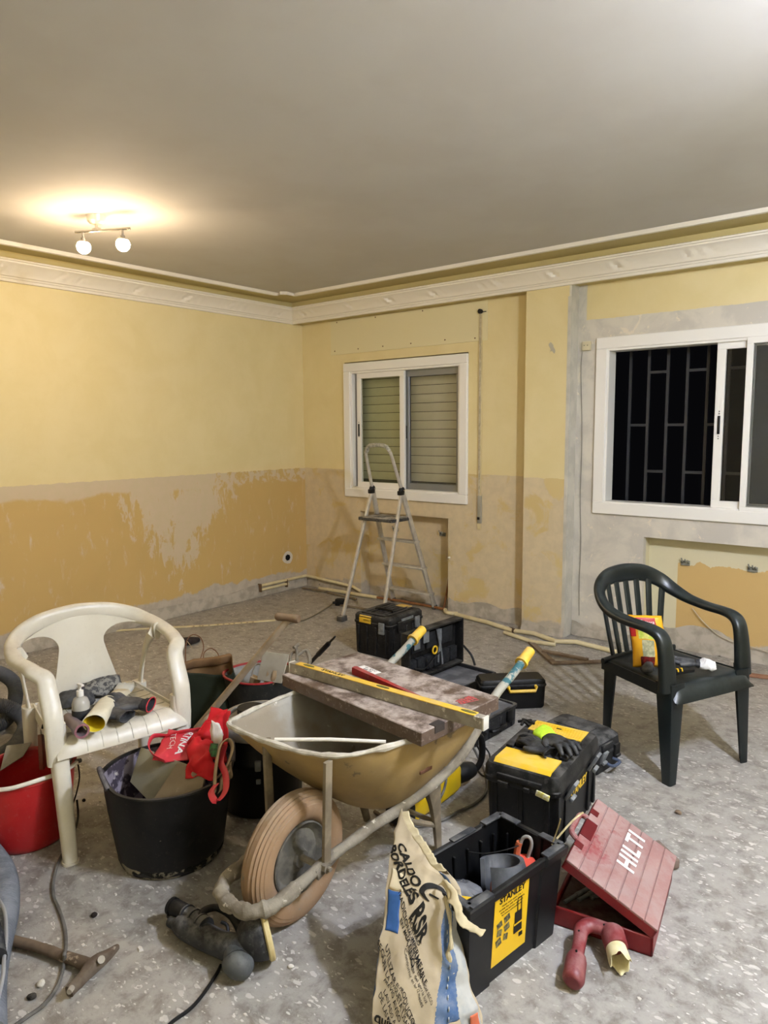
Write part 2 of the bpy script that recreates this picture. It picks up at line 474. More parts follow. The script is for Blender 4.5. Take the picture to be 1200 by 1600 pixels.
cornice('trim_cornice_back', X1, lambda s, d, z: (s, -.12-d, z), lambda d: d)
# riser above the cornice and the flat yellow border on the ceiling
rb = MB(); rb.box((.045, (Y1-.12)/2, 2.627), (.09, -Y1-.12, .046)); rb.box((X1/2, -.165, 2.627), (X1, .09, .046))
struct('trim_riser', rb, M_border)
bo = MB(); bo.box((.16, Y1/2, ZC-.002), (.32, -Y1, .004)); bo.box((X1/2+.16, -.225, ZC-.002), (X1-.32, .45, .004))
struct('trim_ceiling_border', bo, M_border)
# flat double moulding on the ceiling with a stepped corner
RP = [(0, 0), (0, -.014), (.010, -.020), (.018, -.012), (.024, -.012), (.032, -.022), (.044, -.022), (.050, -.010), (.056, 0)]
def rail(name, pts, inward):
    mb = MB(); rings = []
    for (x, y) in pts:
        rings.append([(x+inward[0]*d, y+inward[1]*d, ZC-.001+z) for d, z in RP])
    mb.loft(rings); return struct(name, mb, M_white, smooth=25)
rail('trim_ceiling_rail_left', [(.285, -.66), (.285, Y1)], (1, 0))
rail('trim_ceiling_rail_back', [(.43, -.455), (X1, -.455)], (0, -1))
ck = MB()
ck.loft([[(a[0]+a[2]*d, a[1]+a[3]*d, ZC-.001+z) for d, z in RP] for a in ((.285, -.67, 1.0, 0.), (.285, -.60, 1., 0.), (.36, -.60, 0.7, -.7), (.40, -.56, .7, -.7), (.40, -.455, .5, -1.), (.45, -.455, 0, -1.))])
struct('trim_ceiling_corner', ck, M_white, smooth=25)

# holes and scars at the foot of the window wall: bare mortar band, lumps
sk = MB()
random.seed(3)
def mortar(x0, x1, y0, zt, seed):
    n = int((x1-x0)/.03)
    mb = MB()
    def f(u, v):
        x = x0+(x1-x0)*u; h = zt*(.75+.5*noise.noise(Vector((x*6, seed, 0))))
        return (x, y0-.012*(1-v)-.006*noise.noise(Vector((x*20, v*3, seed))), max(0.002, h*v))
    mb.sheet(f, n, 5, .006); return mb
M_mort = mat('bare mortar', '#A59C8C', '#BEB5A5', 12, .9, bump=.5, spots=('#5F574C', 9, .70))
for i, (a, b, y, z) in enumerate([(0.02, .69, -.004, .085), (1.66, 2.39, -.004, .13), (2.40, 2.735, -.125, .08), (2.745, 3.24, -.004, .10)]):
    struct('baseboard_scar_%d' % (i+1), mortar(a, b, y, z, i*3.7), M_mort, smooth=40)
struct('baseboard_scar_5', mortar(.71, 1.645, .115, .08, 3.3), M_mort, smooth=40)
struct('baseboard_scar_6', mortar(3.25, 4.5, .115, .17, 7.3), M_mort, smooth=40)
lb = MB(); lb.sheet(lambda u, v: (.004+.012*(1-v)+.004*noise.noise(Vector((0, u*60, v*3))), -.02-3.6*u, max(.002, v*(.10+.05*noise.noise(Vector((9, u*9, 0)))))), 120, 4, .006)
struct('baseboard_left', lb, M_mort, smooth=40)

# ================================================================ WINDOWS
M_alu = mat('white lacquered aluminium', '#F1EEE6', rough=.35)
M_alug = mat('grey aluminium', '#8E9090', rough=.4, metal=.5)
M_black = mat('black plastic', '#151515', rough=.45)
M_glass = mat('window glass', '#FFFFFF', rough=0.0, trans=1.0)
MATS['window glass'].node_tree.nodes['Principled BSDF'].inputs['IOR'].default_value = 1.25
M_glassg = mat('green-tinted glass', '#F8FBEE', rough=0.0, trans=1.0); MATS['green-tinted glass'].node_tree.nodes['Principled BSDF'].inputs['IOR'].default_value = 1.2
M_slat = mat('shutter slats', '#CBC8AC', '#C4C1A4', 4, .6)
def bar_frame(mb, x0, x1, z0, z1, w, y0, y1, bev=.003):
    yc, d = (y0+y1)/2, abs(y1-y0); xc, zc = (x0+x1)/2, (z0+z1)/2
    mb.box((xc, yc, z1-w/2), (x1-x0, d, w), bev=bev, seg=1); mb.box((xc, yc, z0+w/2), (x1-x0, d, w), bev=bev, seg=1)
    mb.box((x0+w/2, yc, zc), (w, d, z1-z0-2*w), bev=bev, seg=1); mb.box((x1-w/2, yc, zc), (w, d, z1-z0-2*w), bev=bev, seg=1)
def sash(parent, x0, x1, z0, z1, w, y, wl=None, glass=True, m=None, gm=None):
    mb = MB(); bar_frame(mb, x0, x1, z0, z1, w, y-.014, y+.014, .002)
    o = obj('sash', mb, m or M_alu, parent, 30)
    if glass:
        g = MB(); g.box(((x0+x1)/2, y, (z0+z1)/2), (x1-x0-2*w, .005, z1-z0-2*w)); obj('pane', g, gm or M_glass, o, 0)
    return o
def latch(parent, x, y, z, h=.09):
    mb = MB(); mb.box((x, y-.002, z), (.016, .006, h), bev=.003); l = obj('latch', mb, M_black, parent, 30); return l
# --- small window
w1 = thing('window_1', None, None); w1['kind'] = 'structure'
mb = MB(); bar_frame(mb, W1[0], W1[1], W1[2], W1[3], .075, -.022, .004, .004); obj('casing', mb, M_alu, w1, 30)
mb = MB(); bar_frame(mb, W1[0]+.07, W1[1]-.07, W1[2]+.07, W1[3]-.07, .022, -.01, .10, .003); obj('window_frame', mb, M_alu, w1, 30)
a0, a1, b0, b1 = W1[0]+.09, W1[1]-.09, W1[2]+.09, W1[3]-.09
s = sash(w1, a0+.045, 1.195, b0, b1, .048, .022, gm=M_glassg); latch(s, a0+.067, .008, 1.50, .11)
for zz in (1.44, 1.57): s2 = MB(); s2.box((a0+.067, .007, zz), (.006, .003, .006)); obj('screw', s2, M_black, s, 0)
s = sash(w1, 1.165, a1, b0, b1, .055, .062, m=M_alug); latch(s, 1.19, .046, 1.48, .11)
mb = MB(); mb.box((a0+.022, .05, 1.5), (.035, .02, b1-b0)); obj('side_channel', mb, M_alug, w1, 0)
# roller shutter behind the glass
sh = thing('roller_shutter', 'closed grey-green roller shutter behind the panes of the small window', 'shutter', (0, 0, 0))
nsl = 14; pitch = .0745; z = .995+.06
tp = MB(); tp.box(((a0+a1)/2, .140, z-.025), (a1-a0+.02, .014, .045), bev=.003); obj('bottom_rail', tp, mat('shutter bottom rail', '#5F6156', rough=.6), sh, 0)
base_sl = None
for i in range(nsl):
    zc = z + pitch*(i+.5)
    if base_sl is None:
        mb = MB(); mb.sheet(lambda u, v: (a0-.01+(a1-a0+.02)*u, .140-.003*math.sin(PI*v), (v-.5)*(pitch-.004)), 1, 6, .006)
        base_sl = obj('slat', mb, M_slat, sh, 40, loc=(0, 0, zc))
    else:
        o = base_sl.copy(); C.objects.link(o); o.location = (0, 0, zc)
mb = MB(); mb.box(((a0+a1)/2, .158, 1.55), (a1-a0+.02, .006, 1.1)); obj('slit_backing', mb, mat('dark slit', '#2A2A24', rough=.9), sh, 0)

# --- big window
w2 = thing('window_2', None, None); w2['kind'] = 'structure'
mb = MB(); bar_frame(mb, W2[0], W2[1], W2[2], W2[3], .078, -.022, .004, .004); obj('casing', mb, M_alu, w2, 30)
mb = MB(); bar_frame(mb, W2[0]+.073, W2[1]-.073, W2[2]+.07, W2[3]-.075, .018, -.012, .11, .003); obj('window_frame', mb, M_alu, w2, 30)
c0, c1, d0, d1 = 2.972, W2[1]-.09, W2[2]+.078, W2[3]-.082
s = sash(w2, 3.655, 4.38, d0, d1, .052, .028); latch(s, 3.683, .012, 1.515, .115)
for zz in (1.43, 1.445, 1.585, 1.60): s2 = MB(); s2.box((3.683, .012, zz), (.006, .003, .006)); obj('screw', s2, M_black, s, 0)
s = sash(w2, 3.83, 4.62, d0-.012, d1+.006, .038, -.006)
mg = MB(); bar_frame(mg, 3.868, 4.57, d0+.03, d1-.03, .012, .002, .012); obj('gasket', mg, M_alug, s, 0)
mm = MB(); mm.box((4.22, .006, 1.51), (.69, .002, d1-d0-.09)); obj('insect_screen', mm, mat('insect screen', '#4E4F4B', rough=.8, alpha=.75), s, 0)
# security bars outside
gr = thing('window_grille', 'dark iron security grille outside the big open window', 'window grille', (3.7, .22, .9))
M_iron = mat('dark painted iron', '#2C2E31', rough=.5)
bars = [3.04+.128*i for i in range(13)]
for i, x in enumerate(bars):
    mb = MB(); mb.box((x-3.7, 0, .60), (.018, .014, 1.30)); obj('upright_bar', mb, M_iron, gr, 0)
for i in range(12):
    xm = (bars[i]+bars[i+1])/2
    for zz in ((.98, .30) if i % 2 else (.62,)) if i % 2 == 0 or True else ():
        mb = MB(); mb.box((xm-3.7, 0, zz), (.128-.016, .012, .018)); obj('cross_bar', mb, M_iron, gr, 0)
mb = MB(); bar_frame(mb, -.86, 1.0, -.06, 1.26, .02, -.006, .006); obj('grille_frame', mb, M_iron, gr, 0)
sl = MB(); sl.box((3.82, .17, .885), (1.86, .16, .03)); struct('window_2_sill', sl, M_grey)

# shutter strap on the wall, with its plates
st = thing('shutter_strap', 'long vertical shutter strap in its narrow guide right of the small window', 'strap', (1.951, -.004, .74))
mb = MB(); mb.box((0, -.003, .80), (.030, .006, 1.66)); obj('guide', mb, mat('old cream strap guide', '#D9C99A', rough=.6), st, 0)
mb = MB(); mb.box((0, -.0085, .84), (.016, .004, 1.60)); obj('strap', mb, mat('grey strap webbing', '#C9BD9F', '#B5A88A', 40, .9), st, 0)
mb = MB(); mb.cyl((0, -.002, 1.655), (0, -.022, 1.655), .018); mb.box((.02, -.008, 1.65), (.06, .006, .006)); obj('top_roller', mb, M_black, st)
mb = MB(); mb.box((.004, -.007, .13), (.036, .014, .22), bev=.004); obj('coiler_plate', mb, mat('zinc plate', '#A8A598', rough=.5, metal=.4), st, 30)
mb = MB(); mb.box((0, -.016, .06), (.02, .008, .02)); obj('screw_hole', mb, M_black, st, 0)
# the shutter-box cover: thin panel outlined on the wall with nail holes
pn = MB(); pn.box((1.19, -.003, 2.326), (1.64, .006, .30), bev=.002, seg=1)
pp = obj('shutter_box_cover', pn, M_plain, None, 0); pp['kind'] = 'structure'; pp.name = 'trim_shutter_cover'
for x, z in ((.42, 2.21), (.70, 2.21), (.98, 2.21), (1.28, 2.21), (1.62, 2.21), (.45, 2.46), (.9, 2.46), (1.4, 2.46), (1.9, 2.20)):
    mb = MB(); mb.cyl((x, -.0055, z), (x, -.0075, z), .006, n=8); obj('nail_hole', mb, mat('rust', '#6B4A2C', rough=.9), pp, 0)

sm_ = MB(); sm_.sheet(lambda u, v: (2.585+.035*u+.008*math.sin(5*v), -.1215, 2.03+.06*v+.012*math.sin(4*u)), 5, 6, .002)
struct('trim_filler_smear', sm_, mat('grey filler smear', '#B9B19C', rough=.9), 40)
# junction box and its wire beside the big window
jb = thing('junction_box', 'small square cream junction box left of the big window', 'junction box', (2.812, -.002, 2.035))
mb = MB(); mb.box((0, -.014, .033), (.06, .028, .062), bev=.005); obj('box_body', mb, mat('cream plastic', '#D8CDA9', rough=.5), jb, 30)
for dx in (-.012, .012): mb = MB(); mb.cyl((dx, -.027, .036), (dx, -.030, .036), .003, n=8); obj('terminal_hole', mb, M_black, jb, 0)
wi = MB(); wi.tube([(2.775, -.004, 2.03), (2.77, -.006, 1.9), (2.783, -.005, 1.6), (2.79, -.006, 1.3), (2.786, -.004, 1.0), (2.80, -.006, .7), (2.795, -.005, .4), (2.80, -.005, .15)], .0022, n=6, smooth=6)
tag(obj('loose_wire', wi, mat('grey wire', '#8C8678', rough=.6), None), 'thin grey wire running down bare plaster from the junction box', 'wire')
# socket hole in the left wall
so_ = thing('socket_hole', 'open black socket hole low in the left wall near the corner', 'socket hole', (.002, -.253, .31))
mb = MB(); mb.poly([(0, -.035+.07*i, .02+j) for i in (0, 1) for j in (-.04, .045)], [(0, 1, 3, 2)]); mb.jitter(.004, 30)
mb2 = MB(); mb2.lathe([(.012, -.001), (.062, .002), (.060, .0)], n=14, axis=Matrix(((0, 0, 1), (0, 1, 0), (1, 0, 0))), fn=lambda v, a, k: v*(1+.25*noise.noise(Vector((a, k, 2)))))
obj('plaster_collar', mb2, mat('pale filler', '#DAD2C0', rough=.9), so_)
mb.bm.free(); mb = MB(); mb.cyl((.001, 0, 0), (.006, 0, 0), .030, n=7); obj('hole', mb, mat('hole black', '#0A0908', rough=.9), so_)
# radiator brackets in the niches
def bracket(x, z, lab, seed):
    t = thing('radiator_bracket', lab, 'bracket', (x, .118, z), group='metal brackets left in the radiator niches')
    mb = MB(); mb.box((0, -.006, 0), (.055, .01, .03)); mb.jitter(.004, 40, seed); obj('plate', mb, mat('rough dark steel', '#5E6058', '#8B8A7D', 40, .7), t, 0)
    for i, dx in enumerate((-.018, .004, .02)):
        mb = MB(); mb.tube([(dx, -.01, 0), (dx+.004, -.028, .012), (dx-.003, -.03, .035-.006*i)], .0045, n=6); obj('hook', mb, MATS['rough dark steel'], t)
bracket(1.017, .617, 'metal radiator bracket behind the ladder, inside the small niche', 1)
bracket(1.519, .620, 'metal radiator bracket right of the ladder, inside the small niche', 2)
bracket(3.49, .598, 'left metal radiator bracket above ochre paint in the big niche', 3)
bracket(3.899, .603, 'right metal radiator bracket at the picture edge in the big niche', 4)

# ================================================================ CEILING LAMP
M_chrome = mat('brushed chrome', '#B9B4AA', rough=.25, metal=.9)
def emis(name, col, s):
    m = bpy.data.materials.new(name); m.use_nodes = True; b = m.node_tree.nodes['Principled BSDF']
    b.inputs['Base Color'].default_value = (.9, .9, .85, 1)
    b.inputs['Emission Color'].default_value = tuple(col)+(1,); b.inputs['Emission Strength'].default_value = s
    t = NT(m); g = t.node('ShaderNodeNewGeometry')      # emission dimmed on upward faces, to weaken the glow on the ceiling
    t.setin(b.inputs['Emission Strength'], t.math('MULTIPLY', t.math('SUBTRACT', 1.0, t.math('MULTIPLY', t.ramp(t.xyz(g.outputs['Normal'])[2], -.1, .7), .80)), s)); return m
def twin_lamp(name, label, base, a, b, strength, col, drop, gr):
    """a, b = ends of the bar; two facetted glass globes below it"""
    bz = a[2]; t = thing(name, label, 'ceiling lamp', (base[0], base[1], ZC))
    L = lambda p: Vector(p) - Vector((base[0], base[1], ZC))
    mb = MB(); mb.lathe([(.001, -.045), (.030, -.045), (.046, -.030), (.050, -.001), (.001, -.001)], n=24); obj('canopy', mb, mat('lamp canopy', '#D8D2C4', rough=.3, metal=.3), t)
    mb = MB(); mb.cyl(L((base[0], base[1], bz)), (0, 0, -.04), .008, n=10); mb.box(L((base[0], base[1], bz+.012)), (.05, .03, .02), bev=.004); obj('bracket', mb, M_chrome, t)
    mb = MB(); mb.cyl(L(a), L(b), .0075, n=12); obj('bar', mb, M_chrome, t)
    for f in (.14, .86):
        p = Vector(a).lerp(Vector(b), f)
        mb = MB(); mb.cyl(L(p), L(p - Vector((0, 0, drop))), .0065, n=10); mb.cyl(L(p - Vector((0, 0, drop-.012))), L(p-Vector((0, 0, drop+.014))), .013, n=12); obj('stem', mb, M_chrome, t)
        mb = MB(); c = L(p - Vector((0, 0, drop+gr*.95))); bmesh.ops.create_icosphere(mb.bm, subdivisions=3, radius=gr, matrix=Matrix.Translation(c))
        ms = MB(); ms.lathe([(.001, gr*.95+.004), (gr*.72, gr*.80), (gr*.80, gr*.62), (gr*.74, gr*.60), (.001, gr*.86)], c=c, n=20); obj('light_block_cap', ms, M_chrome, t)  # wide cap added over the globe to block light going up
        obj('globe', mb, emis(name+' glow', col, strength), t, 0)
    return t
twin_lamp('ceiling_lamp', 'chrome ceiling lamp with two lit glass globes on a bar', (1.20, -2.70), (1.115, -2.775, 2.565), (1.40, -2.625, 2.565), GLOBE_STRENGTH, WARM, .045, .036)
twin_lamp('ceiling_lamp', 'second ceiling lamp with two cold white globes, right of the view', (5.34, -2.86), (5.46, -2.99, 2.55), (5.22, -2.73, 2.55), BULB_STRENGTH, COOL, .06, .042)

# ================================================================ LADDER
M_lad = mat('dusty ladder aluminium', '#C3BFB5', '#D3CFC5', 20, .45, metal=.55, dust=('#BDB29C', .5))
lad = thing('step_ladder', 'aluminium step ladder with a tall handrail, open in front of the small window', 'ladder', (1.33, -.38, 0))
LO = Vector((1.33, -.38, 0))
def lw(p): return Vector(p) - LO
def bar(name, p0, p1, w, h, m, parent, side=(1, 0, 0)):
    mb = MB(); mb.tube([p0, p1], 1, n=12, flat=(w/2, h/2), side=[side, side], ex=6); return obj(name, mb, m, parent, 40)
HL, HR = Vector((1.20, -.42, 1.03)), Vector((1.50, -.42, 1.03))
FL_, FR_ = Vector((1.16, -.76, .02)), Vector((1.56, -.76, .02))
BL_, BR_ = Vector((1.085, -.02, .02)), Vector((1.53, -.02, .02))
HL, HR = Vector((1.205, -.43, 1.03)), Vector((1.505, -.43, 1.03))
TL, TR = HL + (HL-BL_)*.30, HR + (HR-BR_)*.30
for a, b in ((HL, FL_), (HR, FR_)):
    l = bar('front_leg', lw(a), lw(b), .022, .028, M_lad, lad)
    q_ = 1.5 if b is FL_ else 1
    mb = MB(); mb.box(lw(b)+Vector((0, -.003*q_, .003)), (.034*q_*1.1, .045*q_, .045), bev=.006); mb.jitter(.003*q_, 30); obj('foot', mb, mat('grey rubber foot', '#4A4740', rough=.8, dust=(DUST, .8)), l, 40)
for a, b in ((HL, BL_), (HR, BR_)):
    l = bar('rail', lw(a), lw(b), .022, .045, M_lad, lad)
    mb = MB(); mb.box(lw(b)+Vector((0, 0, .0)), (.03, .05, .035), bev=.006); obj('foot', mb, MATS['grey rubber foot'], l, 40)
for k, z in enumerate((.14, .37, .60)):
    f = (z-.02)/1.01; p, q = BL_.lerp(HL, f), BR_.lerp(HR, f)
    mb = MB(); mb.box(lw((p+q)/2)+Vector((0, -.005, 0)), ((q-p).x+.03, .075, .018), bev=.003); tr = obj('tread', mb, M_lad, lad, 40)
    if k > 1:
        pass
# platform
f = (.82-.02)/1.01; p, q = BL_.lerp(HL, f), BR_.lerp(HR, f)
g0 = FL_.lerp(HL, f); yp = (g0.y + p.y)/2
mb = MB(); mb.box(lw(((p.x+q.x)/2, yp-.02, .80)), ((q-p).x+.02, abs(g0.y-p.y)+.10, .028), bev=.006)
pf = obj('platform', mb, mat('dusty black platform', '#2B2A28', rough=.7, dust=('#B6AE9F', 1.0)), lad, 40)
# handrail loop
mid = (TL+TR)/2; up = (TL-HL).normalized()
pts = [HL, TL-up*.04, TL+up*.0+Vector((.012, 0, .0)), TL+up*.045+Vector((.045, 0, 0)), mid+up*.055, TR+up*.045+Vector((-.045, 0, 0)), TR+Vector((-.012, 0, 0)), TR-up*.04, HR]
mb = MB(); mb.tube([lw(p) for p in pts], .0135, n=10, smooth=6); obj('handrail', mb, M_lad, lad)
mb = MB(); mb.tube([lw(p) for p in pts[2:7]], .0165, n=10, smooth=6, rf=lambda t: 1+.12*math.sin(t*90)); mb.jitter(.002, 60); obj('taped_grip', mb, mat('worn tape', '#B5B2A2', '#8F8D7E', 60, .6), lad)
for h in (HL, HR):
    mb = MB(); mb.sphere(lw(h), .030, 14, (.75, 1, 1)); mb.box(lw(h)+Vector((0, -.012, -.02)), (.036, .05, .035), bev=.006); obj('hinge_joint', mb, M_black, lad)
    mb = MB(); mb.cyl(lw(h)+Vector((.018, 0, 0)), lw(h)+Vector((.028, 0, 0)), .007, n=10); obj('rivet', mb, M_chrome, lad)

# ================================================================ GARDEN CHAIRS
def chevron_leg(p0, p1, w0, w1, ca, cb, th=.005):
    """L-shaped moulded leg from top p0 to bottom p1; ca, cb = directions of the two flanges"""
    mb = MB(); ca, cb = Vector(ca).normalized(), Vector(cb).normalized(); rings = []
    for k in range(9):
        t = k/8; c = Vector(p0).lerp(Vector(p1), t); w = w0 + (w1-w0)*t
        r = w*.22; o = []
        o += [c + ca*w, c + ca*r, c + ca*r*.3 + cb*r*.3, c + cb*r, c + cb*w]
        q = th; i_ = [c + cb*w + ca*q, c + cb*r + ca*q, c + (ca+cb)*(r*.3+q), c + ca*r + cb*q, c + ca*w + cb*q]
        rings.append(o + i_)
    mb.loft(rings, True); return mb
def garden_chair(name, label, loc, yaw, m, style):
    t = thing(name, label, 'chair', loc, yaw)
    fx, fy, bx, by = (.215 if style == 'slats' else .232), (.240 if style == 'slats' else .236), (-.195 if style == 'slats' else -.205), (.205 if style == 'slats' else .222)
    sz = .425
    # seat
    def seat(u, v):
        y = (v*2-1); x = -.205 + .475*u
        hw = .205 + .035*u
        z = sz - .012*math.sin(PI*min(max(u, 0), 1))*(1-y*y)
        drop = 0
        if u > .86: drop += .062*((u-.86)/.14)**1.8; x -= .012*((u-.9)/.1)**2
        if abs(y) > .88: drop += .030*((abs(y)-.88)/.12)**1.5
        return (x, y*hw, z-min(drop, .060))
    mb = MB(); mb.sheet(seat, 28, 22, .006)
    se = obj('seat', mb, m[1] if len(m) > 1 else m[0], t, 50)
    if style == 'tiles':
        gm = MB()
        for k in range(1, 7):
            gm.tube([Vector(seat(.04+.92*k/7, v/16))+Vector((0, 0, .0006)) for v in range(1, 16)], .0016, n=6)
        for k in range(1, 7):
            gm.tube([Vector(seat(u/20, .1+.8*k/7))+Vector((0, 0, .0006)) for u in range(0, 21)], .0016, n=6)
        obj('seat_groove', gm, mat('grooves of the white seat', '#B9B2A0', rough=.8), se)
    ap = MB()
    for y in (-1, 1): ap.sheet(lambda u, v, y=y: (-.21+.43*u, y*(.205+.035*u)*.985, sz-.005-.05*v), 6, 2, .005)
    ap.sheet(lambda u, v: (-.21, -.2+.4*u, sz-.005-.05*v), 6, 2, .005)
    obj('seat_apron', ap, m[0], t, 40)
    # legs
    for s in (-1, 1):
        top = Vector((fx-.035, s*(fy-.02), .63)); mid_ = Vector((fx-.02, s*(fy-.012), sz)); bot = Vector((fx+(.03 if style == 'slats' else .068), s*(fy+(.008 if style == 'slats' else -.006)), 0))
        if style == 'slats':
            mb = chevron_leg(Vector((fx+.022, s*(fy+.008), sz+.01)), bot, .088, .042, (-1, 0, 0), (-.12, -s, 0))
            w = (.088, .026)
        else:
            mb = MB(); mb.tube([mid_+Vector((-.006, -s*.004, .05)), mid_+Vector((-.004, 0, -.05)), mid_.lerp(bot, .5), bot], [.80, 1.02, .94, .78], n=16, flat=(.029, .030), side=[(1, 0, 0)]*4, ex=3)
            mb.tube([bot+Vector((0, 0, .008)), bot+Vector((0, 0, 0))], 1, n=16, flat=(.027, .027), side=[(1, 0, 0)]*2, ex=3)
        obj('front_leg', mb, m[0], t, 40)
        btop = Vector((bx+.0, s*by, sz-.012)); bb = Vector((bx+.005, s*(by+.008), 0))
        if style == 'slats': mb = chevron_leg(btop+Vector((-.012, 0, 0)), bb+Vector((0, 0, 0)), .088, .042, (1, 0, 0), (.1, -s, 0))
        else:
            mb = MB(); mb.tube([btop, btop.lerp(bb, .5), bb], [1, .85, .68], n=16, flat=(.036, .026), side=[(1, 0, 0)]*3, ex=3)
        obj('rear_leg', mb, m[0], t, 40)
    # arms and back rim, one continuous band
    tz = -.014 if style == 'slats' else -.072
    ys = .96 if style == 'slats' else 1.02
    ax_ = -.018 if style == 'slats' else -.030
    half = [(fx-.012, .250, .40), (fx-.020, .250, .50), (.200+ax_, .252, .585), (.183+ax_, .256, .628), (.150+ax_, .262, .648), (.08, .270, .656), (-.02, .272, .660), (-.12, .264, .676), (-.195, .242, .715+tz*.4), (-.250, .200, .765+tz*.8), (-.282, .118, .802+tz), (-.290, .0, .812+tz)]
    sides = [(0, 1, 0)]*(6 if style == 'slats' else 7) + [(0, 1, 0), (0, 1, .08), (0, .9, .5), (.05, .55, .9), (.1, .3, 1), (.12, 0, 1)]
    half = [(x, y*(.945 if i < 4 else ys*(1.06 if style != 'slats' and 5 < i < 11 else 1)), z) for i, (x, y, z) in enumerate(half)]
    if style != 'slats': half = [(fx-.014, .242, .33)] + half
    ptsl = half + [(x, -y, z) for x, y, z in reversed(half[:-1])]
    sd = [Vector(v) for v in sides] + [Vector((a, -b, c)) for a, b, c in reversed(sides[:-1])]
    for i in range(1, len(sd)):
        if sd[i].dot(sd[i-1]) < 0: sd[i] = -sd[i]
    wd = ([] if style == 'slats' else [.85]) + ([1.35, 1.25] if style == 'slats' else [1.15, 1.2]) + [1.15, 1.1, 1.05, 1.0, 1.0, 1.0, 1.05, 1.15, 1.3, 1.4]; wd = wd + list(reversed(wd[:-1]))
    mb = MB(); mb.tube([(x, y, z) for x, y, z in ptsl], wd, n=16, smooth=6, flat=((.0320, .0185) if style == 'slats' else (.0285, .0175)), side=sd, ex=2.8)
    obj('arm_and_back_rim', mb, m[0], t, 60)
    def backpt(y, z):
        """point on the curved back surface"""
        f = (z-sz)/(.81-sz)
        return Vector((-.205 - .085*f + .10*(y/.25)**2*(.35+.4*f), y, z))
    if style == 'slats':
        for i in range(7):
            y0 = (-.150 + .05*i); y1 = (-.198 + .066*i)
            zt = .800 - 1.35*(y1*y1)*1.0
            if abs(y1) > .18: zt = .745
            mb = MB(); n = 8; pts = []; sdv = []
            for k in range(n+1):
                f = k/n; z = sz-.005 + (zt-.012-sz)*f; y = y0 + (y1-y0)*f
                pts.append(backpt(y, z)); sdv.append((.5*y/.25, 1, 0))
            mb.tube(pts, 1, n=10, flat=(.0165, .005), side=sdv, ex=3); obj('slat', mb, m[0], t, 50)
        mb = MB(); mb.tube([backpt(-.235+.0094*k*5, sz-.004) for k in range(11)], 1, n=10, flat=(.014, .010), side=[(0, 0, 1)]*11, ex=3); obj('back_rail', mb, m[0], t, 50)
        for s in ():
            mb = MB(); mb.tube([(-.225, s*.236, sz), (-.222, s*.243, .53), (-.195, s*.256, .62), (-.15, s*.264, .672)], [1.5, 1.2, 1.1, 1.3], n=10, smooth=4, flat=(.018, .007), side=[(1, 0, 0)]*3+[(1, 0, .3)], ex=3); obj('rear_post', mb, m[0], t, 50)
    else:
        def splat(u, v):
            z = sz-.01 + (.730-sz+.01)*u
            w = .098 + .020*math.cos(u*PI) + .150*max(0, (u-.60)/.40)**2.2 + .02*(1-u)**4
            w = min(w, .235); y = (v*2-1)*w
            zz = z - (.055*(y/.235)**2)*max(0, (u-.6)/.4)
            return backpt(y, zz)
        mb = MB(); mb.sheet(splat, 24, 20, .006); obj('back_splat', mb, m[0], t, 60)
        for s in (-1, 1):
            mb = MB(); mb.tube([(-.20, s*.225, sz-.02), (-.19, s*.240, .52), (-.165, s*.255, .60), (-.12, s*.266, .650), (-.09, s*.268, .655)], [1.0, .85, 1.2, 1.7, 1.9], n=12, smooth=5, flat=(.020, .007), side=[(1, 0, 0), (1, 0, 0), (1, 0, .0), (1, 0, .3), (1, 0, .5)], ex=3); obj('rear_post', mb, m[0], t, 60)
    return t
M_green = mat('dark green chair plastic', '#0A1214', '#0D1719', 3, .30, dust=('#4F5754', .25))
M_chw = mat('ivory chair plastic', '#DCD7C8', '#D3CCBA', 3, .32, dust=('#B3A893', .35))
garden_chair('garden_chair', 'dark green plastic garden armchair with slatted back, under the big window', (3.902, -1.532, 0), math.radians(-24.2), [M_green], 'slats')
garden_chair('garden_chair', 'ivory plastic garden armchair with gloves and a bottle on its seat', (2.301, -3.407, 0), math.radians(-11.4), [M_chw], 'tiles')

# ================================================================ WHEELBARROW
FW = Vector((.03, -1, 0)).normalized()
byaw = math.atan2(FW.y, FW.x)
wb_ = thing('wheelbarrow', 'cement-crusted yellow builder\'s wheelbarrow with yellow handle grips, loaded with a board', 'wheelbarrow', (3.37, -3.39, 0), byaw)
M_tray = mat('worn yellow tray paint', '#A58A55', '#927A50', 5, .6, spots=('#6A5A42', 5, .60), dust=('#A89A80', .45), bump=.15)
M_trayin = mat('cement-caked tray inside', '#A39E92', '#8F8370', 4, .85, bump=.35, spots=('#D5CFC2', 18, .66))
M_crust = mat('cement-crusted steel', '#8E8676', '#746B5B', 14, .9, bump=.7, bscale=50, spots=('#C9C0AE', 20, .62), bdist=.006)
M_steel = mat('dirty bronze steel', '#8A7D66', '#6F6350', 12, .8, bump=.2, spots=('#ABA08C', 16, .62))
M_teal = mat('teal painted handle with cement', '#2F5F66', '#9C998C', 22, .6, lo=.44, hi=.50, bump=.2)
def rrect(pts, n=64):
    return catmull(pts, 6, True)
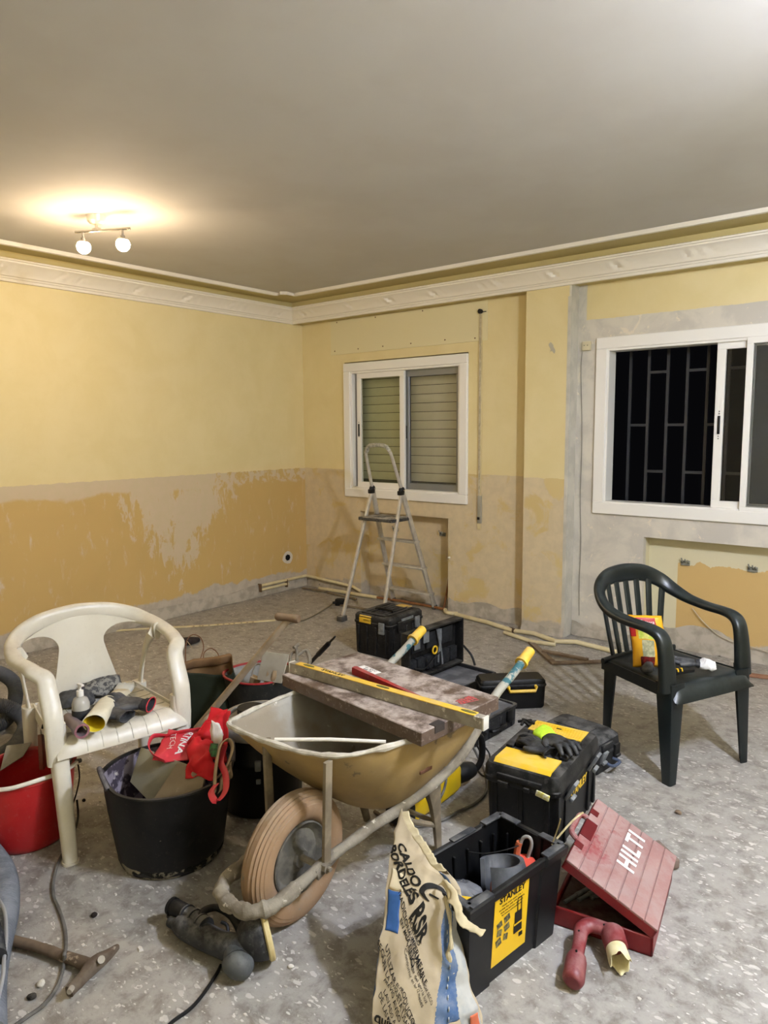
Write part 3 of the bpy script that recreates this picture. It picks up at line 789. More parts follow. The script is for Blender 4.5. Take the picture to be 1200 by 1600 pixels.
# rim loop and bottom loop (local: x forward, y = world right)
RIM = [(-.685, -.20, .535), (-.67, -.275, .535), (-.60, -.31, .538), (-.45, -.315, .538), (-.25, -.312, .552), (-.06, -.305, .550), (.012, -.275, .555), (.025, -.17, .553), (.012, -.03, .548), (-.02, .10, .545),
       (-.085, .185, .548), (-.22, .255, .552), (-.40, .298, .538), (-.58, .31, .538), (-.67, .285, .535), (-.685, .20, .535)]
BOT = [(-.57, -.09, .30), (-.56, -.145, .30), (-.52, -.165, .295), (-.46, -.17, .285), (-.36, -.168, .275), (-.28, -.155, .275), (-.235, -.12, .280), (-.215, -.07, .285), (-.21, -.01, .285), (-.215, .05, .283),
       (-.235, .10, .280), (-.28, .145, .275), (-.36, .165, .275), (-.46, .17, .285), (-.54, .165, .295), (-.57, .10, .30)]
rimc = catmull(RIM, 5, True); botc = catmull(BOT, 5, True)
def traylevel(t, off=0):
    out = []
    cen = Vector((-.38, 0, 0))
    for a, b in zip(botc, rimc):
        bulge = math.sin(PI*t)*.022
        p = a.lerp(b, t); d = (p-cen); d.z = 0; d.normalize()
        out.append(p + d*(bulge+off) - Vector((0, 0, off if t < .05 else 0)))
    return out
mb = MB(); inner_c = sum((Vector(p) for p in BOT), Vector())/len(BOT)
rings = [[inner_c.lerp(p, q) + Vector((0, 0, -.012*(1-q))) for p in traylevel(0)] for q in (.02, .5, .85)]
rings += [traylevel(t) for t in (0, .04, .1, .2, .35, .5, .65, .8, .9, 1.0)]
mb.loft(rings, cap=False)
mb.keep = True
tray = obj('tray', mb, M_tray, wb_, 60)
tray.data.materials.append(M_trayin)
so_m = tray.modifiers.new('s', 'SOLIDIFY'); so_m.thickness = .003; so_m.offset = -1; so_m.material_offset = 1; so_m.material_offset_rim = 0
def crust(t): return 1 + .18*math.sin(t*67) + .12*math.sin(t*151+1)
mb = MB(); mb.tube(rimc, .0085, n=8, closed=True, rf=crust); mb.jitter(.0035, 40, 2); obj('rim', mb, mat('white cement crust on rim', '#C9C3B4', '#AFA794', 20, .9, bump=.6, bscale=80), wb_)
mb = MB(); mb.tube([(.005, -.07, .556), (-.09, .075, .561), (-.185, .215, .556)], .0062, n=8); obj('rim_rod', mb, mat('white rod', '#E2DED2', rough=.5), wb_)
# frame tubes
for s in (1, -1):
    P = [(-1.02, .26, .597), (-.93, .258, .562), (-.83, .255, .530), (-.75, .250, .485), (-.67, .238, .40), (-.58, .22, .335), (-.45, .195, .290), (-.30, .165, .262), (-.20, .14, .245), (-.12, .122, .228), (-.03, .108, .212), (.08, .105, .195), (.18, .095, .182)]
    mb = MB(); mb.tube([(x, s*y, z) for x, y, z in P[3:]], .0175, n=12, smooth=4, rf=lambda t: 1+.06*math.sin(t*43)); mb.jitter(.0015, 50, 1)
    obj('frame_tube', mb, M_crust, wb_)
    mb = MB(); mb.tube([(x, s*y, z) for x, y, z in P[:4]], .0160, n=12, smooth=4); obj('handle', mb, M_teal, wb_)
    mb = MB(); d = (Vector((-1.02, 0, .597))-Vector((-.93, 0, .562))).normalized()
    e = Vector((-1.0, s*.2595, .589))
    mb.tube([e, e+d*.012, e+d*.016, e+d*.085, e+d*.09], [.026, .026, .0215, .0205, .016], n=16); 
    g = obj('grip', mb, mat('yellow rubber grip', '#E0B82E', '#D0A733', 30, .5, dust=('#CDBB83', .4)), wb_, 30)
mb = MB(); lp = [(.10, .105, .192), (.19, .098, .182), (.235, .06, .176), (.248, 0, .174), (.235, -.06, .176), (.19, -.098, .182), (.10, -.105, .192)]
mb.tube(lp, .0215, n=14, smooth=8, rf=lambda t: 1.0+.10*math.sin(t*37)+.07*math.sin(t*91)); mb.jitter(.004, 38, 4); obj('front_loop', mb, M_crust, wb_)
# wheel
def torus(mb, R, prof, c, n=64):
    rings = []
    for i in range(n):
        a = 2*PI*i/n
        rings.append([Vector((c[0]+(R+r)*math.cos(a), c[1]+y, c[2]+(R+r)*math.sin(a))) for r, y in prof])
    return mb.loft(rings, cap=False, wrap=True)
prof = []
for k in range(48):
    a = 2*PI*k/48; r = .047*math.cos(a); y = .045*math.sin(a)
    if math.cos(a) > .25:                        # ribbed tread
        r += .0022*math.copysign(1, math.sin(a*26)) * (1 if abs(math.sin(a*26)) > .3 else 0)
    prof.append((r, y))
wm = MB(); torus(wm, .153, prof, (0, 0, .200)); wh = obj('wheel', wm, mat('dusty tan tyre rubber', '#97795A', '#8A7053', 6, .8, dust=('#9C8E7A', .6), spots=('#7B705F', 12, .62), bump=.1), wb_, 25)
hm = MB(); ax = Matrix(((1, 0, 0), (0, 0, 1), (0, -1, 0)))
hm.lathe([(.001, .030), (.026, .032), (.030, .022), (.05, .012), (.085, .010), (.098, .022), (.108, .032), (.112, .030), (.112, -.030), (.108, -.032), (.098, -.022), (.085, -.010), (.05, -.012), (.030, -.022), (.026, -.032), (.001, -.030)], (0, 0, .200), n=36, axis=ax)
hm.jitter(.002, 40, 5); obj('hub', hm, mat('dark caked hub', '#4E4B44', '#6B665B', 18, .95, bump=.6, bscale=50), wh)
mb = MB(); mb.cyl((0, -.125, .205), (0, .125, .205), .010, n=10); obj('axle', mb, M_crust, wb_)
for s in (1, -1):
    mb = MB(); mb.box((-.012, s*.112, .207), (.085, .022, .035), rot=(0, .25, 0), bev=.003); mb.cyl((0, s*.12, .21), (0, s*.137, .21), .015, n=6); mb.cyl((0, s*.137, .21), (0, s*.148, .21), .007, n=8); mb.jitter(.002, 50); obj('axle_bolt', mb, M_crust, wb_, 40)
    # front struts
    bar('front_strut', (-.014, s*.118, .215), (-.016, s*.130, .535), .030, .014, M_steel, wb_, side=(1, 0, 0))
    # legs
    mb = MB(); lg = [(-.47, s*.192, .30), (-.50, s*.185, .22), (-.53, s*.175, .12), (-.555, s*.165, .014), (-.557, s*.165, .0)]
    mb.tube(lg, [1.9, 1.25, .85, .7, .7], n=12, smooth=3, flat=(.022, .010), side=[(1, 0, .2)]*5, ex=5); obj('leg', mb, M_steel, wb_, 40)
    mb = MB(); mb.tube([(-.30, s*.160, .262), (-.40, s*.165, .18), (-.52, s*.17, .115)], .010, n=8); obj('leg_brace', mb, M_steel, wb_)
mb = MB(); mb.tube([(-.53, -.17, .12), (-.535, 0, .12), (-.53, .17, .12)], .009, n=8); obj('cross_brace', mb, M_steel, wb_)
mb = MB()
mb.tube([(-.30, .262, .425), (-.315, .266, .422), (-.335, .270, .426), (-.35, .272, .424)], .006, n=6, flat=(1, .4), side=[(0, 0, 1)]*4); mb.jitter(.003, 60, 3); obj('rust_scar', mb, mat('rust scar', '#5C3A26', rough=.9), wb_)

# ---- board, level and the things lying on it
BZ = .600
bd = thing('board', 'thick brown laminated board lying across the wheelbarrow', 'board', (3.36, -2.93, BZ-.045), 0)
B0 = Vector((3.36, -2.93, BZ-.045))
cor = [(2.975, -3.065), (3.685, -3.16), (3.722, -2.765), (3.02, -2.690)]
mb = MB(); o = [(x-B0.x, y-B0.y) for x, y in cor]
mb.prism(o, .045)
bmesh.ops.bevel(mb.bm, geom=list(mb.bm.edges), offset=.0025, segments=1, affect='EDGES')
bo_ = obj('panel', mb, mat('brown laminate with plaster dust', '#5A4738', '#4F3D30', 4, .55, dust=('#AFA297', 1.0)), bd, 30)
mb = MB(); mb.box(Vector((3.682, -3.075, BZ-.010))-B0, (.045, .026, .024), rot=(0, 0, 1.48)); obj('hinge_cutout', mb, mat('dark hinge recess', '#2E2722', rough=.8), bo_, 30)
lv = thing('spirit_level', 'long grey spirit level with a yellow top edge lying on the brown board', 'spirit level', (3.42, -3.03, BZ), 0)
M_lvg = mat('scratched level aluminium', '#8C857A', '#A29B8E', 24, .6, metal=.2, spots=('#C9C3B5', 30, .6)); M_lvy = mat('level yellow', '#DDB22E', '#D4AA35', 20, .5, dust=('#C9B98A', .35))
L0, L1 = Vector((2.985, -3.020)), Vector((3.820, -3.020)); dL = (L1-L0); ang = math.atan2(dL.y, dL.x); LL = dL.length
lv.location = ((L0.x+L1.x)/2, (L0.y+L1.y)/2, BZ); lv.rotation_euler = (0, 0, ang)
mb = MB(); mb.box((0, 0, .0195), (LL, .028, .039), bev=.002, seg=1); bdy = obj('body', mb, M_lvg, lv, 30)
mb = MB(); mb.box((0, 0, .0395), (LL-.06, .029, .003), bev=.0008, seg=1); obj('top_band', mb, M_lvy, lv, 30)
for x in (-.33, .02, .36):
    mb = MB(); mb.prism([(x+.028*math.cos(a), .007*math.sin(a)) for a in [2*PI*i/20 for i in range(20)]], .0015, Matrix.Translation((0, 0, .0408)))
    obj('vial_window', mb, mat('vial', '#6B6A3C', rough=.2), lv, 30)
text('lettering', 'STANLEY', .020, mat('black print', '#1A1814', rough=.6), lv, Matrix.Translation((-.21, 0, .0416)), sx=1.3)
for s in (-1, 1): mb = MB(); mb.box((s*(LL/2+.002), 0, .0195), (.006, .031, .041), bev=.001); obj('end_cap', mb, mat('level cap', '#C7C2B5', rough=.6), lv, 30)
rs = thing('red_stick', 'long tapering red wooden stick beside the spirit level', 'stick', (3.40, -2.93, BZ), 0)
a, b = Vector((3.185, -2.895, BZ+.014)), Vector((3.60, -2.975, BZ+.010)); R0 = Vector((3.40, -2.93, BZ))
mb = MB(); mb.tube([a-R0, b-R0], [1.3, .55], n=8, flat=(.010, .012), side=[(0, 1, 0)]*2, ex=5); obj('shaft', mb, mat('red paint', '#A01F1B', '#8C2420', 20, .6, dust=('#B09A90', .2)), rs, 30)
stc = thing('printed_sticker', 'white printed paper label stuck on the brown board', 'label', (3.20, -2.83, BZ), math.radians(-12))
mb = MB(); mb.box((0, 0, .001), (.105, .036, .001)); obj('paper', mb, mat('label paper', '#E8E6DF', rough=.7), stc, 0)
text('print', '<I- EXC\nIIIII III', .015, MATS['black print'], stc, Matrix.Translation((0, 0, .0018)), sx=1.4, ext=.0002)
rsq = thing('red_print', 'faded red printed mark on the brown board near its right corner', 'mark', (3.655, -2.86, BZ), 1.2)
mb = MB()
for i in range(6): mb.box((-.03+.012*i, .002*i, .0008), (.008, .035+.004*(i % 2), .0006), rot=(0, 0, .2*(i % 3-1)))
for j in range(3): mb.box((0, -.015+.014*j, .0008), (.075, .004, .0007))
obj('ink', mb, mat('red ink', '#B03A3A', '#9B5A52', 60, .8), rsq, 0)

# ================================================================ TOOL CASES
M_box = mat('dusty black tool-case plastic', '#070708', '#0B0C0D', 6, .55, dust=('#6E6B66', .50), bump=.05)
M_boxc = mat('clean black tool-case plastic', '#060607', '#090A0A', 6, .5, dust=('#5E5A54', .18))
M_grybox = mat('dust-grey tool-case plastic', '#17181A', '#202123', 6, .6, dust=('#72706C', .7))
M_yel = mat('dusty yellow plastic', '#E2B81C', '#DDB530', 8, .45, dust=('#D8C07A', .45))
M_yelc = mat('yellow label print', '#E8BC15', rough=.5, dust=('#CDB56A', .2))
M_gmet = mat('worn grey latch', '#6F7376', '#84888A', 30, .5, metal=.3, dust=('#A9A59C', .4))
M_bprint = MATS['black print']
M_orange = mat('orange plastic', '#D8541F', rough=.45)
def rrect2(w, d, r, n=5):
    o = []
    for cx, cy, a0 in ((w/2-r, d/2-r, 0), (-w/2+r, d/2-r, PI/2), (-w/2+r, -d/2+r, PI), (w/2-r, -d/2+r, 1.5*PI)):
        for i in range(n+1):
            a = a0 + PI/2*i/n; o.append((cx+r*math.cos(a), cy+r*math.sin(a)))
    return o
def rounded(mb, levels, r=.02, c=(0, 0)):
    """levels: (w, d, z[, r])"""
    rings = []
    for L in levels:
        rr = L[3] if len(L) > 3 else r
        rings.append([(c[0]+x, c[1]+y, L[2]) for x, y in rrect2(L[0], L[1], rr)])
    return mb.loft(rings)
def latch_part(parent, p, nrm, w=.035, h=.06, m=None, open_=0.0):
    """clip on a vertical face; nrm 'x' or '-y'"""
    mb = MB()
    if nrm == 'x':
        mb.box((p[0]+.006, p[1], p[2]), (.012, w, h), rot=(0, -open_, 0), bev=.003); mb.box((p[0]+.011, p[1], p[2]-h*.38), (.014, w*.9, h*.22), rot=(0, -open_, 0), bev=.003)
    else:
        mb.box((p[0], p[1]-.006, p[2]), (w, .012, h), rot=(-open_, 0, 0), bev=.003); mb.box((p[0], p[1]-.011, p[2]-h*.38), (w*.9, .014, h*.22), rot=(-open_, 0, 0), bev=.003)
    return obj('latch', mb, m or M_box, parent, 40)
def ribs_x(mb, x, ys, z0, z1, w=.012, t=.006):
    for y in ys: mb.box((x, y, (z0+z1)/2), (t*2, w, z1-z0), bev=.002, seg=1)
def ribs_y(mb, y, xs, z0, z1, w=.012, t=.006):
    for x in xs: mb.box((x, y, (z0+z1)/2), (w, t*2, z1-z0), bev=.002, seg=1)

# ---- tall case with yellow badge, behind the barrow
t = thing('tool_case', 'tall dusty black tool case with a yellow badge, on the floor before the ladder', 'tool case', (1.916, -1.112, 0), math.radians(.2))
w, d = .322, .372
mb = MB(); rounded(mb, [(w-.03, d-.03, 0), (w-.02, d-.02, .01), (w-.012, d-.012, .215)], .02)
ribs_y(mb, -d/2+.008, (-.12, -.05, .03, .11), .02, .20, .018); ribs_x(mb, w/2-.008, (-.14, -.07, 0, .07, .14), .02, .20, .018)
obj('body', mb, M_box, t, 40)
mb = MB(); rounded(mb, [(w-.004, d-.004, .212), (w, d, .216), (w, d, .226), (w-.008, d-.008, .230), (w-.008, d-.008, .262), (w-.028, d-.028, .277), (w-.05, d-.05, .280)], .022); lid = obj('lid', mb, M_box, t, 40)
mb = MB()
for k in range(6): mb.box((-.10+.04*k, .0, .281), (.018, .15 if k in (2, 3) else .27, .008), bev=.002, seg=1)
mb.box((0, -.155, .283), (.20, .03, .010), bev=.003); obj('lid_ribs', mb, M_box, lid, 40)
mb = MB(); mb.tube([(-.065, -.05, .28), (-.06, -.05, .294), (.06, -.05, .294), (.065, -.05, .28)], .008, n=8, smooth=3); obj('carry_handle', mb, M_boxc, t)
mb = MB(); mb.box((-.055, -d/2-.001, .238), (.10, .006, .036), bev=.002); mb.box((-.055, -d/2+.018, .271), (.10, .04, .004), rot=(.45, 0, 0)); bg = obj('badge', mb, M_yel, t, 30)
text('lettering', 'DEWALT', .016, M_bprint, bg, frame((-.035, -d/2-.0042, .240), (1, 0, 0), (0, 0, 1)))
latch_part(t, (.09, -d/2, .205), '-y', .045, .075, M_gmet); latch_part(t, (w/2, -.09, .205), 'x', .05, .075); latch_part(t, (w/2, .10, .205), 'x', .05, .075, M_gmet)
mb = MB(); mb.box((w/2-.002, 0, .246), (.006, .13, .018), bev=.002); obj('label_plate', mb, M_gmet, t, 30)
mb = MB(); mb.box((.02, .145, .282), (.10, .06, .004), bev=.001); obj('top_badge', mb, mat('dusty yellow badge', '#C9A64A', '#B59A58', 30, .7), t, 30)

# ---- open case: upright lid full of pockets and tools, and its base
t = thing('open_tool_case', 'open black case with upright lid holding pliers and cable, behind the wheelbarrow', 'tool case', (2.575, -1.51, 0), math.radians(-4))
mb = MB(); lw_, lh = .50, .275
# lid tray: back plate + rim
mb.box((-.035, 0, .235), (.008, lw_, lh), bev=.003, seg=1)
for sy in (-1, 1): mb.box((-.005, sy*(lw_/2-.006), .235), (.062, .012, lh), bev=.005)
mb.box((-.005, 0, .235+lh/2-.006), (.062, lw_, .014), bev=.005); mb.box((-.005, 0, .235-lh/2+.006), (.062, lw_, .014), bev=.005)
lid = obj('lid', mb, M_box, t, 40)
mb = MB()
for k in range(3): mb.box((-.018, -.13+.13*k, .29), (.02, .11, .10), bev=.006)
for k in range(6): mb.box((-.014, -.19+.075*k, .165), (.034, .066, .085), bev=.01)
obj('pocket_panel', mb, mat('black pocket fabric', '#17181A', '#222326', 60, .85), lid, 40)
for k, (y, z, h) in enumerate(((-.16, .30, .07), (-.08, .33, .085))):
    mb = MB(); mb.box((.004, y, z), (.008, .05, h), bev=.004); obj('grey_pouch', mb, M_gmet, lid, 30)
mb = MB(); mb.tube([(.008, .02, .35), (.012, .03, .28), (.012, .05, .20), (.012, .06, .13)], [.012, .008, .007, .006], n=8, smooth=4); mb.tube([(.008, .045, .345), (.014, .04, .28), (.012, .025, .21), (.012, .02, .15)], [.008, .006, .006, .006], n=8, smooth=4); obj('pliers', mb, M_gmet, lid)
mb = MB(); mb.tube([(.02, -.02+.020*math.cos(a), .235+.022*math.sin(a)) for a in [2*PI*i/14 for i in range(14)]], .005, n=6, closed=True); obj('yellow_clip', mb, M_yelc, lid)
mb = MB(); mb.tube([(.02, -.2, .17), (.025, -.12, .15), (.022, -.03, .19), (.02, .03, .21)], .0035, n=6, smooth=5); mb.tube([(.02, -.10, .20), (.024, -.06, .13), (.02, .0, .11)], .0035, n=6, smooth=5); obj('cable', mb, M_black, lid)
mb = MB(); B = [(.03, -.25), (.30, -.25), (.30, .25), (.03, .25)]
bx0, bx1, by0, by1 = -.03, .262, -.25, .25
for (c, s_) in ((((bx0+bx1)/2, 0, .006), (bx1-bx0, by1-by0, .012)), ((bx0+.005, 0, .045), (.010, by1-by0, .09)), ((bx1-.005, 0, .045), (.010, by1-by0, .09)), (((bx0+bx1)/2, by0+.005, .045), (bx1-bx0, .010, .09)), (((bx0+bx1)/2, by1-.005, .045), (bx1-bx0, .010, .09))):
    mb.box(c, s_, bev=.003, seg=1)
obj('base', mb, M_grybox, t, 40)
mb = MB(); mb.box((.115, 0, .055), (.27, .47, .04), bev=.01); mb.jitter(.008, 20); obj('insert', mb, mat('dusty foam insert', '#55565A', '#77777A', 12, .9), t, 40)
mb = MB(); mb.tube([(.02, .25, .20), (.06, .28, .14), (.10, .262, .09)], .007, n=8, smooth=4); obj('lid_stay', mb, M_black, t)
latch_part(t, (bx1, -.15, .06), 'x', .04, .05); latch_part(t, (bx1, .15, .06), 'x', .04, .05)

# ---- low grey case between, heaped with small tools
t = thing('tool_case', 'low grey-black case heaped with small tools, right under the far wheelbarrow grip', 'tool case', (3.055, -1.875, 0), math.radians(-3))
mb = MB(); rounded(mb, [(.27, .38, 0), (.285, .395, .01), (.29, .40, .095), (.30, .41, .10), (.30, .41, .112), (.27, .38, .112), (.265, .375, .085)], .02)
ribs_x(mb, .143, (-.15, -.05, .05, .15), .01, .09); obj('body', mb, M_grybox, t, 40)
mb = MB(); mb.box((0, 0, .097), (.26, .37, .02)); mb.jitter(.01, 18, 4); obj('tray_insert', mb, MATS['dusty foam insert'], t, 40)
latch_part(t, (.145, -.12, .075), 'x', .05, .06, M_boxc); latch_part(t, (.145, .12, .075), 'x', .05, .06, M_boxc)
mb = MB(); mb.tube([(.15, -.05, .05), (.175, -.045, .055), (.175, .045, .055), (.15, .05, .05)], .009, n=8, smooth=3); obj('carry_handle', mb, M_boxc, t)
random.seed(11)
for i in range(5):
    x, y = random.uniform(-.09, .09), random.uniform(-.02, .15); a = random.uniform(0, 3)
    g = thing('screw_clamp', ['small black and yellow screw clamp nearest the wheelbarrow grip', 'small yellow-jawed clamp at the back of the low grey case', 'black spring clamp in the middle of the low grey case', 'tangled dark clamp near the right side of the low grey case', 'small clamp at the left side of the low grey case'][i], 'clamp', (3.055+x, -1.875+y, .120), a, group='small clamps heaped on the low grey case')
    mb = MB(); mb.tube([(-.04, 0, .008), (0, .012, .016), (.04, 0, .010)], [.007, .009, .006], n=8, smooth=3); obj('jaw', mb, M_yelc if i % 2 == 0 else M_boxc, g)
    mb = MB(); mb.tube([(-.03, -.012, .006), (.0, -.006, .020), (.035, -.018, .008)], .006, n=8, smooth=3); mb.cyl((.0, -.006, .006), (.0, -.006, .034), .005); obj('screw', mb, M_boxc, g)
# ---- black case with yellow handle
t = thing('tool_case', 'small clean black case with a bright yellow carry handle on its side', 'tool case', (3.055, -1.475, 0), math.radians(44))
# local x along its front face (towards near right), -y is the face
mb = MB(); rounded(mb, [(.34, .115, 0), (.35, .125, .01), (.36, .13, .125), (.36, .13, .150), (.34, .115, .162)], .02)
obj('body', mb, M_boxc, t, 40)
mb = MB(); rounded(mb, [(.364, .134, .122), (.368, .138, .126), (.368, .138, .132), (.364, .134, .136)], .02); obj('rim', mb, M_grybox, t, 40)
mb = MB(); mb.tube([(-.03, -.066, .128), (-.03, -.084, .128), (-.025, -.086, .108), (.115, -.086, .108), (.12, -.084, .128), (.12, -.066, .128)], 1, n=8, flat=(.008, .008), ex=4); obj('carry_handle', mb, M_yel, t, 40)
# ---- grey-black case behind the large toolbox
t = thing('tool_case', 'dust-grey rounded case on the floor behind the large toolbox', 'tool case', (3.615, -1.855, 0), math.radians(-8))
mb = MB(); rounded(mb, [(.28, .20, 0), (.30, .22, .012), (.31, .23, .08), (.315, .235, .085), (.315, .235, .093), (.31, .23, .096), (.30, .22, .14), (.26, .18, .158)], .04); ob = obj('body', mb, M_grybox, t, 40)
mb = MB(); mb.box((-.02, 0, .158), (.18, .07, .008), bev=.003); mb.box((.155, -.02, .12), (.012, .09, .03), bev=.004); obj('ribs', mb, M_grybox, ob, 40)
latch_part(t, (.157, -.06, .085), 'x', .035, .06, M_gmet, -.4); latch_part(t, (.157, .05, .085), 'x', .04, .06)
mb = MB(); mb.tube([(.155, -.03, .05), (.19, -.03, .045), (.19, .03, .045), (.155, .03, .05)], .007, n=8, smooth=3); obj('carry_handle', mb, mat('blue-grey handle', '#4A5468', rough=.5), t)

# ---- large toolbox with two yellow lid organisers
t = thing('toolbox', 'large black toolbox with two yellow lid panels and a work glove on top', 'toolbox', (3.719, -2.415, 0), math.radians(5.4))
w, d = .294, .473
mb = MB(); rounded(mb, [(w-.05, d-.05, 0), (w-.04, d-.04, .01), (w-.022, d-.022, .232)], .022)
ribs_x(mb, w/2-.014, (-.20, -.13, .13, .20), .02, .225, .02, .005); ribs_y(mb, -d/2+.014, (-.10, .0, .10), .02, .225, .02, .005)
obj('body', mb, M_boxc, t, 40)
mb = MB(); rounded(mb, [(w-.006, d-.006, .228), (w, d, .232), (w, d, .246), (w-.006, d-.006, .250), (w-.008, d-.008, .278), (w-.022, d-.022, .294), (w-.05, d-.05, .300)], .028); lid = obj('lid', mb, M_box, t, 40)
mb = MB()
for s in (-1, 1):
    mb.box((s*.105, 0, .303), (.03, .17, .016), bev=.006); mb.box((0, s*.088, .301), (.16, .012, .010), bev=.003)
for k in range(5): mb.box((-.08+.008*k, .03*((k % 2)*2-1), .3035), (.004, .05, .006))
obj('lid_ridges', mb, M_box, lid, 40)
for s, nm in ((-1, 'near'), (1, 'far')):
    mb = MB()
    mb.sheet(lambda u, v: ((u-.5)*.215, s*(.105 + .118*v) , .3035 - (.030*max(0, (v-.84)/.16)**1.5)), 12, 12, .006)
    for k in range(6): mb.box((0, s*(.120+.013*k), .3042), (.20, .003, .0022))
    pnl = obj('organiser_lid', mb, M_yel, t, 40)
    mb = MB(); mb.box((0, s*.165, .3055), (.02, .006, .002)); obj('catch', mb, M_bprint, pnl, 0)
mb = MB(); mb.tube([(-.085, 0, .300), (-.08, 0, .322), (.07, 0, .322), (.075, 0, .300)], .011, n=10, smooth=4); obj('carry_handle', mb, M_box, t)
mb = MB(); mb.box((-.06, -.045, .311), (.06, .045, .022), rot=(0, 0, .3), bev=.004); mb.box((-.06, -.045, .324), (.05, .035, .008), rot=(0, 0, .3), bev=.003); mb.jitter(.002, 40); obj('handle_bracket', mb, M_boxc, t, 30)
latch_part(t, (w/2+.004, -.135, .225), 'x', .045, .075, M_gmet, -.5); latch_part(t, (w/2+.004, .125, .225), 'x', .045, .075, M_gmet, -.5)
text('lettering', 'STANLEY', .044, mat('yellow lettering', '#D8B128', rough=.5), t, frame((w/2-.012+.0035, .0, .175), (0, 1, 0), (0, 0, 1)), bold=.001)
mb = MB(); mb.box((.0, -d/2-.002, .262), (.17, .012, .018), bev=.003); mb.box((.03, -d/2-.001, .236), (.022, .02, .016), bev=.002); mb.box((-.06, -d/2-.001, .234), (.04, .02, .02), bev=.002); obj('front_catch', mb, M_box, t, 40)
mb = MB(); mb.box((.09, -d/2-.006, .234), (.05, .008, .022), rot=(0, .2, 0), bev=.003); obj('yellow_catch', mb, mat('paint-smeared catch', '#C6BB5A', '#E8E4D2', 60, .6), t, 40)

# ---- open crate
t = thing('open_crate', 'black open-topped tool crate with a yellow printed panel, full of gear', 'crate', (3.902, -3.142, 0), math.radians(-8.9))
W, D, H = .235, .413, .285
def crate_ring(z, off):
    """notched outline: pilasters on the long sides"""
    tp = .018*(1-z/H); w, d = W/2-tp+off, D/2-tp+off
    o = []
    n = .006
    for y, k in ((-d, 0), (-d*.55, 0), (-d*.52, 1), (-d*.02, 1), (d*.02, 1), (d*.52, 1), (d*.55, 0), (d, 0)): o.append((w-(0 if k == 0 else n), y))
    for x, k in ((w*.5, 0), (w*.45, 1), (-w*.45, 1), (-w*.5, 0)): o.append((x, d-(0 if k == 0 else n)))
    for y, k in ((d, 0), (d*.55, 0), (d*.52, 1), (d*.02, 1), (-d*.02, 1), (-d*.52, 1), (-d*.55, 0), (-d, 0)): o.append((-w+(0 if k == 0 else n), y))
    for x, k in ((-w*.5, 0), (-w*.45, 1), (w*.45, 1), (w*.5, 0)): o.append((x, -d+(0 if k == 0 else n)))
    return [(x, y, z) for x, y in o]
mb = MB(); mb.loft([crate_ring(0, 0), crate_ring(.006, .001), crate_ring(H-.03, 0), crate_ring(H-.028, .010), crate_ring(H-.004, .012), crate_ring(H, .009), crate_ring(H, -.002), crate_ring(H-.004, -.006), crate_ring(.012, -.010)], cap=True)
obj('tub', mb, mat('black crate plastic', '#08090B', '#0E0F11', 8, .45, dust=('#6A6864', .16)), t, 30)
M_rim = mat('dusty crate rim', '#24262B', '#34363A', 20, .6, dust=('#7B7974', .5))
for sx in (-1, 1):
    for sy in (-1, 1):
        mb = MB(); mb.box((sx*(W/2-.004), sy*(D/2-.045), H+.002), (.026, .085, .007), bev=.003); mb.box((sx*(W/2-.04), sy*(D/2-.004), H+.002), (.075, .026, .007), bev=.003); obj('rim_corner', mb, M_rim, t, 40)
mb = MB(); mb.box((-W/2+.0, .03, H+.001), (.022, .10, .006), bev=.002); obj('rim_step', mb, M_rim, t, 40)
mb = MB(); ribs_x(mb, -W/2+.020, (-.15, -.09, -.03, .03, .09, .15), .02, H-.035, .006, .005); ribs_y(mb, D/2-.022, (-.07, -.025, .025, .07), .02, H-.035, .006, .005); obj('inner_ribs', mb, M_boxc, t, 30)
# printed yellow panel on the +x face
xa = W/2 - .006
def lab(y, z): return Vector((xa - .018*(1-z/H) + .0012, y, z))
mb = MB(); mb.sheet(lambda u, v: lab(-.095+.150*u, .045+.21*v), 2, 4, .0015); lb_ = obj('label_panel', mb, M_yelc, t, 0)
tilt = Vector((.018/H, 0, 1)).normalized()
def F_(y, z): return frame(lab(y, z)+Vector((.0010, 0, 0)), (0, 1, 0), tilt)
text('lettering', 'STANLEY', .026, M_bprint, lb_, F_(-.020, .236), bold=.0006, ext=.0003, sx=1.05)
for k, s_ in enumerate(('Mobile work centre  3 in 1', 'modular box with wide open tub,', 'carry tray and two organisers', 'for screws and small parts')):
    text('small_print', s_, .0075, M_bprint, lb_, F_(-.020, .218-.0095*k), ext=.0002, sx=1.1)
mb = MB()
for (y, z, a, b) in ((-.095, .165, .022, .016), (-.068, .170, .024, .018), (-.094, .140, .020, .018), (-.067, .143, .022, .018), (-.095, .112, .022, .02), (-.070, .115, .018, .018)):
    p = lab((y+.053)*1.2-.020, z)+Vector((.001, 0, 0)); mb.box(p, (.0008, a, b), rot=(.25*(1 if a > .021 else -1), 0, 0))
obj('print_pictures', mb, mat('grey print pictures', '#7D7448', '#3A362A', 90, .6, lo=.45, hi=.55), lb_, 0)
mb = MB()
p = lab(0.0136, .15)+Vector((.001, 0, 0)); mb.box(p, (.0008, .032, .034)); mb.box(lab(0.0136, .118)+Vector((.001, 0, 0)), (.0008, .036, .030)); mb.box(lab(0.0076, .188)+Vector((.001, 0, 0)), (.0008, .003, .04)); mb.box(lab(0.0244, .188)+Vector((.001, 0, 0)), (.0008, .003, .04)); mb.box(lab(0.016, .208)+Vector((.001, 0, 0)), (.0008, .017, .003))
mb.box(lab(0.0292, .088)+Vector((.001, 0, 0)), (.0008, .016, .012)); obj('print_trolley', mb, M_bprint, lb_, 0)
mb = MB(); mb.box(lab(0.0136, .130)+Vector((.0016, 0, 0)), (.0006, .037, .006)); obj('print_stripe', mb, M_yelc, lb_, 0)
CO = t
